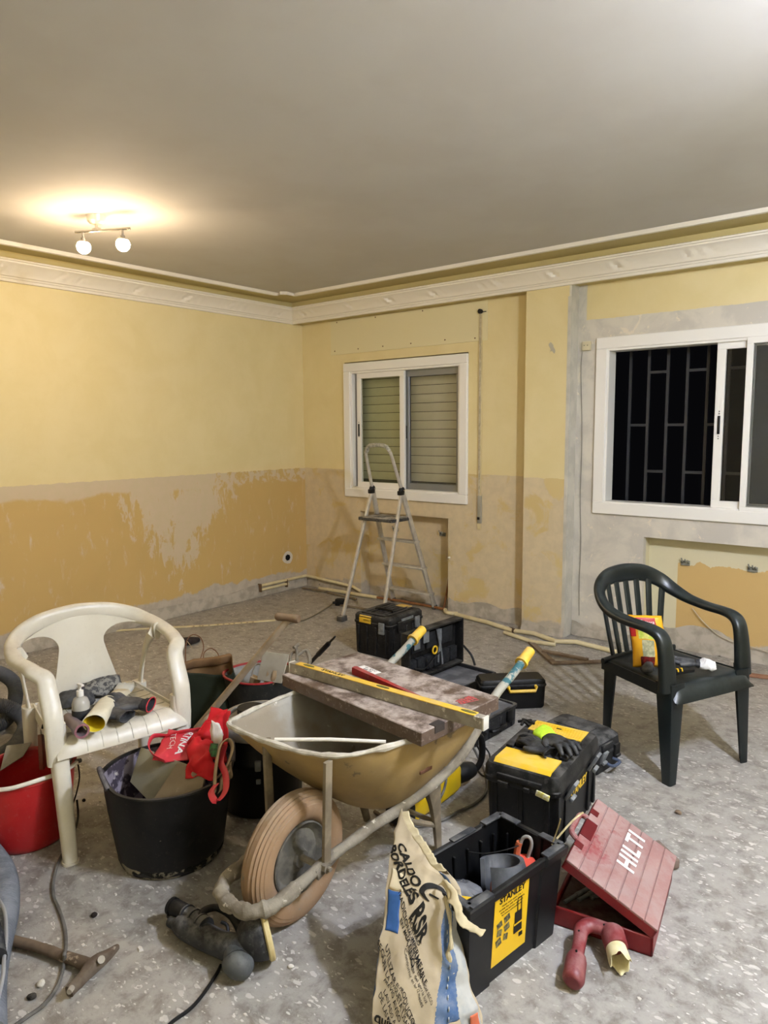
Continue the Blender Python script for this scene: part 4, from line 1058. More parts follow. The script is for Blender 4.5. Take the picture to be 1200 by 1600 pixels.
def cw(x, y, z): # crate local -> world
    a = math.radians(-8.9); return (3.902+x*math.cos(a)-y*math.sin(a), -3.142+x*math.sin(a)+y*math.cos(a), z)
# gear inside the crate
def blob(name, lab_, cat, c, pts, m, seed, amp=.012, thick=.0, fr=14, grp=None, rz=0, **kw):
    """crumpled soft thing: loft of squashed rings pts=(rx,ry,z)"""
    o = MB(); n = 36; rings = []
    for rx, ry, z in pts:
        rings.append([(rx*math.cos(2*PI*i/n), ry*math.sin(2*PI*i/n), z) for i in range(n)])
    o.loft(rings, True); bmesh.ops.subdivide_edges(o.bm, edges=o.bm.edges[:], cuts=1, use_grid_fill=True)
    for v in o.bm.verts:
        q = v.co*fr + Vector((seed*5.1, seed, 0)); r = noise.ridged_multi_fractal(q, 1, 2, 3, 1, 2)
        v.co += Vector(noise.noise_vector(q*.8))*amp + v.co.normalized()*(r-1)*amp*.5
    ob = obj(name, o, m, None, 180); ob.location = c; ob.rotation_euler.z = rz
    return tag(ob, lab_, cat, grp)
M_film = mat('dusty clear plastic film', '#7F8082', '#6A6B6E', 10, .25, coat=.4)
blob('plastic_bag', 'crumpled clear plastic bag in the near half of the open crate', 'bag', cw(-.01, -.10, .10), [(.02, .03, .0), (.08, .085, .02), (.085, .08, .07), (.065, .06, .105), (.02, .02, .125)], M_film, 3, .022, fr=16)
pd = thing('knee_pad', 'curled dark grey rubber pad lying in the middle of the open crate', 'pad', cw(.015, .05, .19), math.radians(20))
mb = MB()
def pad(u, v):
    a = -2.6 + 4.9*u; r = .062+.014*math.sin(2*u); x = r*math.cos(a)*.9; z = r*math.sin(a)*.8+.01
    return (x*(1-.15*abs(2*v-1)), (v-.5)*.12, z + .010*math.cos((v-.5)*5))
mb.sheet(pad, 30, 10, .012); obj('rubber_curl', mb, mat('grey rubber', '#3F4144', '#4B4D50', 8, .5, dust=('#85868A', .35)), pd, 60, rot=(PI*.42, 0, .5))
oc = thing('orange_clamp', 'orange-handled clamp hooked at the far corner inside the open crate', 'clamp', cw(-.01, .165, .235), 0)
mb = MB(); mb.tube([(.0, -.004, -.03), (.004, 0, .01), (.012, .006, .035), (.03, .01, .04), (.038, .008, .02), (.030, .0, -.02), (.028, -.01, -.05)], .0055, n=8, smooth=5); obj('hook', mb, mat('grey cord', '#8E8B84', rough=.6), oc)
mb = MB(); mb.tube([(-.004, -.008, -.03), (-.002, -.004, .0), (.002, .0, .02)], .010, n=10, smooth=4); obj('handle', mb, mat('faded orange', '#B5603C', rough=.6), oc)
mb = MB(); mb.lathe([(.001, 0), (.036, 0), (.038, .008), (.034, .016), (.001, .018)], (.028, -.02, -.035), n=24); obj('cap', mb, mat('coral red plastic', '#D64F3C', rough=.5), oc)
yt = thing('tape_measure', 'yellow and black hand tool at the near end of the open crate', 'tool', cw(.03, -.145, .205), .3)
mb = MB(); mb.box((0, 0, .01), (.085, .055, .03), rot=(.2, -.1, 0), bev=.008); obj('body', mb, M_yelc, yt, 40)
mb = MB(); mb.tube([(.02, -.02, .03), (.05, .02, .032), (.05, .05, .02)], [.012, .014, .01], n=10, smooth=4); obj('grip', mb, M_boxc, yt)
cp = thing('black_pipe_cup', 'black plastic pipe end beside the sack inside the open crate', 'pipe', cw(-.06, -.15, .13), 0)
mb = MB(); mb.lathe([(.020, 0), (.030, .005), (.034, .12), (.037, .125), (.034, .125), (.030, .118), (.026, .01)], n=28); obj('sleeve', mb, mat('dark blue-grey plastic', '#2E3540', rough=.45), cp)
rb = MB(); rb.tube([cw(.05, -.03, .20), cw(.03, .02, .225), cw(.045, .07, .215)], [.010, .016, .009], n=10, smooth=5); rb.jitter(.004, 40); tag(obj('copper_fitting', rb, mat('coppery orange rag', '#A55A3C', '#7C4A38', 30, .6), None), 'small coppery orange fitting lying on the plastic bag in the crate', 'fitting')
zt = MB(); zt.tube([cw(-.1, .03, .24), cw(-.06, .07, .235), cw(-.02, .12, .245), cw(.0, .17, .25)], .0018, n=6, smooth=6); tag(obj('black_string', zt, M_black, None), 'thin black cord strung across the inside of the open crate', 'cord')
fr_ = MB(); fr_.tube([cw(.09, .19, .28), cw(.10, .205, .33), cw(.105, .21, .36)], .004, n=6, flat=(1, .35), smooth=3); fr_.tube([cw(.10, .20, .30), cw(.12, .25, .345), cw(.13, .29, .36)], .004, n=6, flat=(1, .35), smooth=3)
tag(obj('wood_splinter', fr_, mat('splinter wood', '#A79A6A', '#C9BC93', 40, .8), None), 'pale wooden splinters sticking up at the right corner of the crate', 'splinter')

# ---- red drill case, lid ajar
hy = math.radians(9.7); HW, HD, HB, HT, TH = .297, .400, .060, .030, .473
t = thing('drill_case', 'open red drill case with big white lettering, its dusty lid ajar', 'tool case', (4.294, -2.88, 0), hy)
M_red = mat('red case plastic', '#7E0D12', '#6F0B10', 5, .4, dust=('#A98E88', .10))
M_redd = mat('dusted red case plastic', '#96706A', '#8C645F', 4, .65, spots=('#83292A', 3.4, .56), dust=('#A39791', .4))
M_wht = mat('white print', '#E4E0DA', rough=.6)
mb = MB()
for c, s_ in (((-HW/2, HD/2, .005), (HW, HD, .010)), ((-.005, HD/2, .030), (.010, HD, .060)), ((-HW+.005, HD/2, .025), (.010, HD, .050)), ((-HW/2, .005, .030), (HW, .010, .060)), ((-HW/2, HD-.005, .030), (HW, .010, .060))):
    mb.box(c, s_, bev=.003, seg=1)
obj('base', mb, M_red, t, 40)
mb = MB(); mb.box((-HW/2, HD/2, .022), (HW-.03, HD-.03, .024)); mb.jitter(.006, 18, 2); obj('moulded_insert', mb, mat('dark red insert', '#3C1516', '#5A4A42', 14, .8), t, 40)
lidM = Matrix.Translation((0, 0, HB+.002)) @ Matrix.Rotation(TH, 4, 'Y')
lid = bpy.data.objects.new('lid', None)
mb = MB()
def LB(c, s_, bev=.002, m=None):
    n0 = len(mb.bm.verts); mb.box(c, s_, bev=bev, seg=1)
# shell: top plate from planks, side walls
xs_ = [-HW, -.255, -.213, -.170, -.128, -.086, -.044, 0]
for a, b in zip(xs_[:-1], xs_[1:]):
    mb.box(((a+b)/2, HD/2, HT-.005), (b-a-.003, HD, .008), bev=.0015, seg=1)
mb.box((-HW/2, HD/2, HT-.008), (HW-.004, HD-.004, .006))
lp = obj('lid', mb, M_redd, t, 30); lp.matrix_local = lidM
mb = MB()
for c, s_ in (((-.004, HD/2, .009), (.008, HD, .026)), ((-HW+.004, HD/2, .009), (.008, HD, .026)), ((-HW/2, .004, .009), (HW, .008, .030)), ((-HW/2, HD-.004, .009), (HW, .008, .030))): mb.box(c, s_, bev=.002, seg=1)
obj('lid_wall', mb, M_red, lp, 30)
mb = MB()
for y in (.10, .31): mb.box((-HW+.013, y, HT+.0002), (.028, .030, .002), bev=.0008)
mb.box((-HW+.020, .205, HT+.0002), (.038, .10, .002), bev=.0008)
obj('lid_notch_shade', mb, mat('deep red recess shade', '#5A0C10', rough=.6), lp, 0)  # darker red plates on the lid; the notches' shade is in the colour
mb = MB(); mb.tube([(-HW+.006, .135, HT-.012), (-HW-.022, .15, HT-.010), (-HW-.024, .205, HT-.010), (-HW-.022, .26, HT-.010), (-HW+.006, .275, HT-.012)], .009, n=10, smooth=4); obj('carry_handle', mb, M_redd, lp)
text('lettering', 'HILTI', .080, M_wht, lp, frame((-.135, .255, HT+.0002), (0, 1, 0), (-1, 0, 0)), bold=.0022, sx=1.0, space=1.16)
mb = MB()
for k, (x, y, a, b) in enumerate(((-.215, .20, .07, .06), (-.09, .30, .09, .07), (-.055, .23, .05, .10))): mb.box((x, y, HT-.0008), (a, b, .0008))
mb.bm.free()
for y in (.09, .31):
    mb = MB(); mb.box((-.003, y, HB-.004), (.010, .05, .018), bev=.003); obj('hinge', mb, M_red, t, 30)
def hw(x, y, z): return (4.294+x*math.cos(hy)-y*math.sin(hy), -2.88+x*math.sin(hy)+y*math.cos(hy), z)
bk = MB(); bk.box((0, 0, .02), (.05, .12, .035), bev=.006); bk.jitter(.010, 22, 5)
tag(obj('brown_lump', bk, mat('dusty brown wood lump', '#5D4B42', '#7B6A5E', 20, .9), None, 40, loc=(4.165, -2.40, 0), rot=(0, 0, .9)), 'dusty brown block just behind the red drill case', 'block')
random.seed(5)
for i in range(4):
    a, b = hw(-.27+.035*i, .06+.03*i, .040), hw(-.20+.03*i, .20+.01*i, .045)
    mb = MB(); a, b = Vector(a), Vector(b); c = (a+b)/2
    mb.cyl(a-c, b-c, .006, .006, n=8); mb.cyl((a-c)*.3, b-c, .008, .004, n=8)
    tag(obj('drill_bit', mb, M_gmet, None, loc=c), ['drill bit nearest the open left edge inside the red case', 'second drill bit from the open edge inside the red case', 'third drill bit from the open edge inside the red case', 'drill bit deepest inside the red case'][i], 'drill bit', 'drill bits in the red case')

# ---- red L-shaped tool with cream cup
t = thing('dust_extraction_head', 'maroon L-shaped power tool piece with a broken cream cup, before the red case', 'power tool', (4.16, -3.0, 0))
V = lambda x, y, z: (x-4.16, y+3.0, z)
M_mar = mat('maroon plastic', '#7C2A2E', '#6F2327', 6, .4, dust=('#B08E8A', .4))
mb = MB(); mb.tube([V(4.170, -3.145, .030), V(4.167, -3.13, .032), V(4.150, -3.075, .040), V(4.148, -3.055, .046)], [.018, .030, .029, .022], n=20, smooth=5); a_ = obj('grip', mb, M_mar, t)
mb = MB(); mb.tube([V(4.146, -3.06, .046), V(4.128, -3.0, .050), V(4.118, -2.965, .054), V(4.130, -2.935, .056), V(4.165, -2.925, .056), V(4.195, -2.928, .055)], [.018, .019, .022, .023, .022, .026], n=16, smooth=5, flat=(1, .8)); obj('arm', mb, M_mar, t)
mb = MB(); mb.tube([V(4.192, -2.915, .056), V(4.200, -2.935, .052), V(4.222, -2.965, .046)], [.030, .034, .032], n=24, smooth=4); obj('collar', mb, M_mar, t)
mb = MB(); d0_ = (Vector((.022, -.030, -.007))).normalized(); o0 = Vector(V(4.214, -2.958, .047)); sx_ = d0_.cross(Vector((0, 0, 1))).normalized(); sy_ = sx_.cross(d0_)
rings = []
for k, (q, r) in enumerate(((0, .028), (.02, .029), (.050, .031), (.056, .031), (.050, .027), (.01, .023))):
    ring = []
    for i in range(32):
        a = 2*PI*i/32; jag = (.010*math.sin(3*a+1)+.006*math.sin(7*a)) if 2 <= k <= 4 else 0
        ring.append(o0 + d0_*(q+jag) + (sx_*math.cos(a)+sy_*math.sin(a))*r)
    rings.append(ring)
mb.loft(rings, True); obj('cup', mb, mat('cream cup plastic', '#DCD3A8', '#CFC493', 30, .6), t, 40)
for p in (V(4.150, -3.075, .071), V(4.12, -2.99, .066), V(4.17, -2.93, .073)):
    mb = MB(); mb.sphere(p, .0035, 8); obj('screw', mb, M_black, t)

# ================================================================ TUBS, BUCKETS, BAGS
M_rub = mat('black rubber tub', '#0B0B0C', '#141414', 8, .5, dust=('#6F6A60', .22), spots=('#8B8372', 26, .70), bump=.08)
def flex_tub(name, label, loc, rz, rb, rt, h, m, minner, ears, squash=(1, 1), wav=.006, rimm=None, inner_to=.02, rib=False):
    t = thing(name, label, 'tub' if 'tub' in name else 'bucket', loc, rz)
    def shp(v, a, k):
        f = max(0, v.z/h)
        lift = 0
        for ea in ears: lift = max(lift, math.exp(-((math.atan2(math.sin(a-ea), math.cos(a-ea)))/.30)**2))
        q = 1 + wav*6*noise.noise(Vector((math.cos(a)*1.3, math.sin(a)*1.3, .7)))*f
        return Vector((v.x*squash[0]*q, v.y*squash[1]*q, v.z + .030*lift*max(0, f-.7)/.3))
    prof = [(.001, 0), (rb*.93, 0), (rb, .012)]
    for k in range(1, 15):
        f = k/14; z = .012 + (h-.012)*f; r = rb + (rt-rb)*f**.9
        if rib: r += .0012*math.sin(k*3.1)
        prof.append((r, z))
    o = MB(); o.lathe(prof, n=72, fn=shp); ob = obj('outer_wall', o, m, t, 60)
    pi = [(rt, h), (rt+.006, h+.002), (rt+.005, h+.008), (rt-.006, h+.008), (rt-.008, h)]
    o = MB(); o.lathe(pi, n=72, fn=shp); obj('rim', o, rimm or m, t, 60)
    pi = [(rt-.007, h+.002), (rb+(rt-rb)*.6-.007, h*.6), (rb+(rt-rb)*.25-.007, h*.25), (rb-.01, inner_to), (.001, inner_to)]
    o = MB(); o.lathe(pi, n=72, fn=shp); obj('lining', o, minner, t, 60)
    return t, shp
# --- the big black tub with the red bag
TB = Vector((2.768, -3.426, 0))
M_lining = mat('plaster-streaked lining', '#8D8691', '#3C3440', 22, .8, lo=.44, hi=.54, spots=('#BDB6AE', 16, .6), bump=.3)
tub, shp = flex_tub('rubber_tub', 'big black rubber tub full of dusty boards and a red bag, beside the ivory chair', tuple(TB), 0, .180, .222, .305, M_rub, M_lining, (math.radians(248), math.radians(66)), rib=True)
# ear grip: loop at the near left of the rim, and opposite
for ea in (math.radians(248), math.radians(66)):
    c, s_ = math.cos(ea), math.sin(ea); o = MB(); pts = []
    for k in range(11):
        b = (k/10-.5); rr = .224 + .004*math.cos(b*PI); aa = ea + b*.62
        pts.append((rr*math.cos(aa), rr*math.sin(aa), .318 + .042*math.cos(b*PI)))
    o.tube(pts, .0085, n=10, smooth=2); obj('ear_grip', o, mat('dusty rubber grip', '#2A2730', '#4A4650', 30, .6, dust=('#8F8A86', .5)), tub)
o = MB(); o.lathe([(.16, .012), (.176, .004), (.1825, .02), (.184, .035), (.182, .035)], n=72, fn=lambda v, a, k: Vector((v.x, v.y, v.z*(1+.5*noise.noise(Vector((a*3, k, 1))))))); obj('cement_crust', o, mat('cement crust at tub foot', '#1B1A18', '#8E8672', 20, .9, lo=.50, hi=.58), tub, 60)
def plate(name, label, cat, pts, th, m, group=None):
    """flat board through world corner points (first is origin)"""
    P = [Vector(p) for p in pts]; n = (P[1]-P[0]).cross(P[-1]-P[0]).normalized(); c = sum(P, Vector())/len(P)
    o = MB(); o.loft([[p-c-n*th/2 for p in P], [p-c+n*th/2 for p in P]]); bmesh.ops.bevel(o.bm, geom=list(o.bm.edges), offset=.0015, segments=1, affect='EDGES')
    ob = obj(name, o, m, None, 30, loc=tuple(c)); return tag(ob, label, cat, group)
M_conc = mat('grey-green dusty board', '#8E8872', '#7F7A66', 6, .8, spots=('#C9C3B2', 18, .63), bump=.2)
M_conc2 = mat('brown dusty board', '#8F7F69', '#9E8E76', 6, .8, spots=('#C3B39B', 10, .62), bump=.2)
plate('plaster_board', 'upright grey board at the left inside the black rubber tub', 'board', [(2.628, -3.491, 0.24), (2.8, -3.512, 0.22), (2.844, -3.389, 0.33), (2.603, -3.426, 0.34)], .014, M_conc)
plate('plaster_board', 'brown dusty board leaning in the front of the black rubber tub', 'board', [(2.8, -3.532, 0.22), (2.934, -3.419, 0.24), (2.95, -3.4, 0.33), (2.794, -3.404, 0.33)], .014, M_conc2)
# red shopping bag
M_redc = mat('red non-woven fabric', '#C4161F', '#B5141C', 8, .7, bump=.1, bscale=300)
M_redp = mat('pinkish red fabric', '#CF3340', rough=.6)  # pinker red for the side panel, the handles and the glove hem
bag = thing('red_shopping_bag', 'crumpled red fabric shopping bag with white lettering, on top of the black tub', 'bag', (2.85, -3.40, .33))
BO = Vector((2.85, -3.40, .33))
def crumple(P, amp=.012, fr=22, seed=0):
    return P + Vector(noise.noise_vector(P*fr + Vector((seed, seed*2, 0))))*amp
def bil(c, u, v):
    a, b, d, e = [Vector(q) for q in c]; return a.lerp(b, u).lerp(e.lerp(d, u), v)
def patch(name, corners, m, parent, O, amp=.012, fr=22, seed=0, n=22, bulge=.02, th=.0022):
    nn = (Vector(corners[1])-Vector(corners[0])).cross(Vector(corners[3])-Vector(corners[0])).normalized()
    def f(u, v): 
        p = bil(corners, u, v) + nn*bulge*math.sin(PI*u)*math.sin(PI*v); return crumple(p, amp, fr, seed) - O
    o = MB(); o.sheet(f, n, n, th); return obj(name, o, m, parent, 180), f
# (corner order: bottom-left, bottom-right, top-right, top-left as seen)
pA, fA = patch('side_panel', [(2.72, -3.464, 0.34), (2.811, -3.379, 0.335), (2.707, -3.245, 0.37), (2.601, -3.314, 0.37)], M_redp, bag, BO, .010, 20, 1, bulge=.015)
patch('front_panel', [(2.883, -3.441, 0.325), (2.998, -3.395, 0.32), (2.851, -3.301, 0.385), (2.755, -3.308, 0.39)], M_redc, bag, BO, .018, 24, 2, bulge=.025)
patch('top_fold', [(2.726, -3.343, 0.345), (2.855, -3.262, 0.36), (2.724, -3.126, 0.43), (2.756, -3.25, 0.42)], M_redc, bag, BO, .016, 24, 3, bulge=.02)
patch('back_panel', [(2.792, -3.329, 0.33), (2.919, -3.293, 0.33), (2.726, -3.118, 0.42), (2.654, -3.15, 0.42)], M_redc, bag, BO, .014, 20, 5, bulge=-.02)
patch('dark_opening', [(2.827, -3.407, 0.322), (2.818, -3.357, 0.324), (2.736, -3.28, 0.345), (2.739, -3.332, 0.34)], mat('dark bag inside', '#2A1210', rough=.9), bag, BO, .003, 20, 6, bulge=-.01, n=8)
o = MB(); 
for pts in ([(2.631, -3.334, 0.36), (2.619, -3.386, 0.375), (2.666, -3.438, 0.37), (2.72, -3.453, 0.355), (2.768, -3.439, 0.34)], [(2.643, -3.353, 0.37), (2.689, -3.309, 0.385), (2.738, -3.25, 0.39), (2.771, -3.224, 0.41)]):
    o.tube([Vector(p)-BO for p in pts], 1, n=8, smooth=5, flat=(.010, .0018), ex=4, side=[(.3, -.5, 1)]*len(pts))
obj('handle', o, M_redp, bag, 60)
o = MB(); pts = [(3.025, -3.415, 0.33), (3.056, -3.46, 0.33), (3.108, -3.479, 0.325), (3.083, -3.423, 0.33), (3.019, -3.372, 0.345), (2.957, -3.342, 0.36), (2.885, -3.266, 0.37)]
o.tube([Vector(p)-BO for p in pts], 1, n=8, smooth=5, flat=(.011, .0018), ex=4, side=[(.6, .6, .3)]*len(pts)); obj('handle', o, M_redp, bag, 60)
def onA(x, y, z):  # lettering on the side panel: x runs down the panel
    u = .70 + y/.085; v = .5 - x/.10
    p = Vector(fA(min(max(u, 0), 1), min(max(v, 0), 1))); nn = (Vector(fA(.6, .5))-Vector(fA(.5, .5))).cross(Vector(fA(.5, .6))-Vector(fA(.5, .5))).normalized()
    if nn.y > 0: nn = -nn
    return p + nn*(.0035+z)
text('lettering', 'RTINA', .024, M_wht, bag, None, fn=onA, ext=.0003, bold=.0004)
text('lettering', 'TECH', .020, M_wht, bag, None, fn=lambda x, y, z: onA(x, y-.030, z), ext=.0003, bold=-.0002)
pw = blob('paper_wad', 'crumpled white paper sticking out of the red shopping bag', 'paper', (2.846, -3.279, 0.4), [(.008, .010, -.04), (.020, .014, -.02), (.030, .018, .01), (.022, .012, .035), (.004, .008, .05)], mat('white paper', '#E9E3D8', '#D8D0C4', 20, .8), 9, .022, fr=26)
gp = MB(); gp.sheet(lambda u, v: ((u-.5)*.03, (v-.5)*.045, .004*math.sin(3*u)), 6, 6, .002); gq = obj('green_packet', gp, mat('dark green print', '#1F3A22', '#2F6B34', 90, .4), None, 60, loc=(2.907, -3.335, 0.385), rot=(1.0, 0, .5)); tag(gq, 'small dark green packet tucked under the paper in the red bag', 'packet')
tb = thing('tote_bag', 'beige cloth bag straps hanging over the right rim of the black tub', 'bag', (2.95, -3.33, .30))
M_beige = mat('beige webbing', '#B9A68A', '#A8957A', 14, .85, bump=.2, bscale=200)
TO = Vector((2.95, -3.33, .30))
o = MB(); pts = [(3.034, -3.43, 0.31), (2.983, -3.385, 0.35), (2.908, -3.308, 0.385), (2.888, -3.258, 0.39), (2.927, -3.267, 0.375), (2.969, -3.324, 0.345), (2.976, -3.372, 0.32)]
o.tube([Vector(p)-TO for p in pts], 1, n=8, smooth=6, flat=(.015, .003), ex=4, side=[(.7, -.2, .5)]*7); obj('strap', o, M_beige, tb, 60)
patch('bag_body', [(3.049, -3.429, 0.31), (3.006, -3.336, 0.315), (2.933, -3.27, 0.33), (2.972, -3.355, 0.335)], M_beige, tb, TO, .008, 18, 4, bulge=.02, n=12)

# --- red bucket
M_redb = mat('red bucket plastic', '#B01A1C', '#A4171A', 6, .35, dust=('#B48C84', .22), spots=('#C79A92', 16, .72))
bk, shp = flex_tub('bucket', 'red plastic bucket with a white bail handle, left of the ivory chair leg', (2.262, -3.702, 0), 0, .138, .170, .262, M_redb, M_redb, (), wav=.004)
o = MB(); P_ = [(2.262+.180*math.cos(math.radians(a)), -3.702+.180*math.sin(math.radians(a)), z) for a, z in ((50, .268), (35, .275), (20, .280), (5, .284), (-10, .286), (-25, .282), (-40, .276), (-60, .270))]
bo3 = Vector((2.262, -3.702, 0))
o.tube([Vector(p)-bo3 for p in P_], .0075, n=10, smooth=6); obj('bail_handle', o, mat('white handle plastic', '#E3DDD2', rough=.5), bk)
o = MB(); o.cyl(Vector((2.34, -3.569, 0.256))-bo3, Vector((2.379, -3.549, 0.27))-bo3, .009, .008); obj('handle_end', o, mat('grey stub', '#5D5752', rough=.7), bk)
text('embossed_mark', '20', .030, mat('embossed red', '#8E1416', rough=.5), bk, frame((-.02, .150, .20), (-.98, .2, 0), (0, 0, 1)), ext=.001)
# tools in the bucket
tr = thing('plastering_trowel', 'reddish-brown trowel handle sticking up out of the red bucket', 'trowel', (2.24, -3.62, .2))
TO2 = Vector((2.24, -3.62, .2)); a, b = Vector((2.204, -3.611, 0.262)), Vector((2.171, -3.596, 0.33))
o = MB(); o.tube([a-TO2-Vector((0, 0, .05)), a-TO2, b-TO2], [1, 1, .9], n=10, flat=(.020, .010), ex=4); obj('handle', o, mat('red-brown wood', '#7B4030', '#6C3828', 14, .5, dust=('#A08C7C', .3)), tr, 50)
o = MB(); o.tube([b-TO2, b-TO2+Vector((-.004, .002, .03)), b-TO2+Vector((-.006, .004, .075))], .0028, n=6); obj('hanging_cord', o, MATS['grey wire'], tr)
for i, (ps, lab_, th) in enumerate((([(2.164, -3.752, 0.24), (2.152, -3.66, 0.26), (2.121, -3.61, 0.29), (2.071, -3.686, 0.29)], 'round grey trowel blade at the left inside the red bucket', .004),
                                 ([(2.293, -3.59, 0.255), (2.337, -3.583, 0.25), (2.32, -3.527, 0.285), (2.229, -3.526, 0.29)], 'small grey float blade behind the chair leg in the red bucket', .006))):
    plate('grey_trowel', lab_, 'trowel', ps, th, mat('dusty grey blade', '#8D877A', '#7C766A', 10, .6, dust=('#AFA899', .4)))
o = MB(); o.tube([(2.366, -3.553, 0.25), (2.35, -3.543, 0.19), (2.328, -3.548, 0.12), (2.306, -3.559, 0.06)], .003, n=6, smooth=5); tag(obj('hanging_black_cable', o, M_black, None), 'thin black cord hanging down the right side of the red bucket', 'cord')

# --- black vacuum canister behind the tub
t = thing('vacuum_cleaner', 'black workshop vacuum canister with a dust-rimmed lid, between tub and wheelbarrow', 'vacuum cleaner', (2.747, -2.983, 0)); t.scale = (1.18, 1.18, 1)
o = MB(); o.lathe([(.001, 0), (.13, 0), (.138, .01), (.142, .20), (.146, .205), (.146, .225), (.142, .23), (.14, .31), (.001, .31)], n=48); obj('drum', o, M_boxc, t, 50)
o = MB(); o.lathe([(.140, .31), (.146, .315), (.143, .345), (.125, .362), (.108, .366), (.104, .352), (.001, .350)], n=48); lid = obj('lid', o, mat('dust-covered lid', '#7C776C', '#8A857A', 8, .7, dust=('#B8AE9C', .9)), t, 50)
for k in range(3):
    o = MB(); o.lathe([(.001, .352+.012*k), (.045, .352+.012*k), (.047, .356+.012*k), (.045, .361+.012*k), (.001, .361+.012*k)], c=(-.035, -.01, 0), n=32); obj('motor_ring', o, M_boxc, lid, 40)
o = MB(); o.tube([(-.07, -.11, .31), (-.10, -.14, .33), (-.12, -.11, .345), (-.10, -.07, .35)], [.022, .024, .024, .018], n=12, smooth=4); obj('hose_port', o, mat('beige port', '#A69A86', rough=.7, dust=(DUST, .5)), t)
o = MB(); o.box((.10, -.098, .16), (.016, .016, .02), rot=(0, 0, -.8), bev=.003); o.box((.10, -.098, .225), (.03, .02, .04), rot=(0, 0, -.8), bev=.004); obj('clip', o, M_gmet, t, 40)

# --- far black tub with red rim holding trowels and floats
FT = Vector((2.165, -2.475, 0))
ft, shp = flex_tub('rubber_tub', 'black tub with red inner rim holding floats and trowels, behind the mallet handle', tuple(FT), 0, .15, .178, .265, mat('dusty black tub', '#171816', '#222320', 8, .7, dust=('#6E6A5E', .4)), mat('grey tub lining', '#A7A59C', '#8F8D84', 14, .8), (), wav=.016, rimm=mat('red tub rim', '#9C1C22', rough=.6, dust=('#B08078', .4)))
M_woodd = mat('dusty pale wood', '#A68E6C', '#957E5E', 12, .7, dust=('#BFB39C', .5))
plate('plastering_float', 'large grey plastering float standing upright in the far tub', 'float', [(2.236, -2.558, 0.27), (2.372, -2.52, 0.27), (2.362, -2.455, 0.4), (2.254, -2.526, 0.41)], .008, mat('pale grey float', '#A39C8C', '#948D7D', 8, .8))
for i, (a, b, lab_) in enumerate((((2.269, -2.532, 0.27), (2.277, -2.494, 0.36), 'wooden float handle standing in the far tub, the taller one'), ((2.308, -2.525, 0.27), (2.319, -2.508, 0.32), 'short wooden handle beside the float in the far tub'))):
    a, b = Vector(a), Vector(b); c = (a+b)/2; o = MB(); o.tube([a-c-Vector((0, 0, .02)), (a-c)*.3+Vector((.01, 0, 0)), b-c], [1, 1.3, 1.1], n=10, smooth=4, flat=(.013, .010), ex=4)
    tag(obj('float_handle', o, M_woodd, None, loc=tuple(c)), lab_, 'tool handle')
t = thing('trowel', 'small dusty trowel with a looped metal frame in the far tub', 'trowel', (2.198, -2.541, 0.27)); o = MB()
Tq = Vector((2.198, -2.541, 0.27)); o.tube([Vector((2.189, -2.559, 0.26))-Tq, Vector((2.199, -2.54, 0.33))-Tq, Vector((2.225, -2.521, 0.33))-Tq, Vector((2.215, -2.539, 0.26))-Tq], .004, n=8, smooth=2); obj('wire_frame', o, mat('pale tool metal', '#A9A294', rough=.5, metal=.4, dust=(DUST, .4)), t)
o = MB(); o.box((0, 0, -.02), (.05, .03, .05), rot=(.2, .3, .5), bev=.004); obj('block', o, M_woodd, t, 40)
# clamp / mixer head right of the tub
t = thing('caulking_gun', 'rusty grey gun-shaped hand tool leaning at the right of the far tub', 'hand tool', (2.27, -2.299, 0.28)); Tq = Vector((2.27, -2.299, 0.28))
L_ = lambda *a: [Vector(p)-Tq for p in a]
M_oldm = mat('old dusty metal', '#8C8474', '#6D6558', 24, .7, metal=.3, dust=('#AAA290', .5))
o = MB(); o.tube(L_((2.267, -2.357, 0.24), (2.273, -2.319, 0.32), (2.256, -2.31, 0.39)), [.009, .010, .008], n=10, smooth=4); obj('frame', o, M_oldm, t)
o = MB(); o.tube(L_((2.272, -2.317, 0.34), (2.292, -2.272, 0.36), (2.325, -2.278, 0.32), (2.343, -2.306, 0.28)), [.009, .011, .010, .008], n=10, smooth=5); obj('trigger_guard', o, M_oldm, t)
o = MB(); o.tube(L_((2.25, -2.353, 0.29), (2.232, -2.321, 0.34), (2.243, -2.298, 0.35)), [.006, .008, .007], n=8, smooth=4); obj('hook', o, M_oldm, t)
o = MB(); o.tube(L_((2.251, -2.286, 0.39), (2.257, -2.325, 0.38)), [.011, .009], n=8); obj('tip', o, M_oldm, t)
t = thing('heat_rod', 'thin black rod with a grip pointing up behind the spirit level end', 'rod', (2.269, -2.164, 0.3)); Tq = Vector((2.269, -2.164, 0.3))
qa, qb = Vector((1.843, -1.947, 0)), Vector((2.374, -2.128, 0.42)); o = MB(); o.tube([qa.lerp(qb, f)-Tq for f in (.02, .6, .62, .84, .86)], [.011, .011, .0145, .0135, .009], n=12); obj('grip', o, M_boxc, t)
o = MB(); o.tube([qa.lerp(qb, f)-Tq for f in (.85, .98)], [.0075, .005], n=10); obj('rod', o, M_boxc, t)

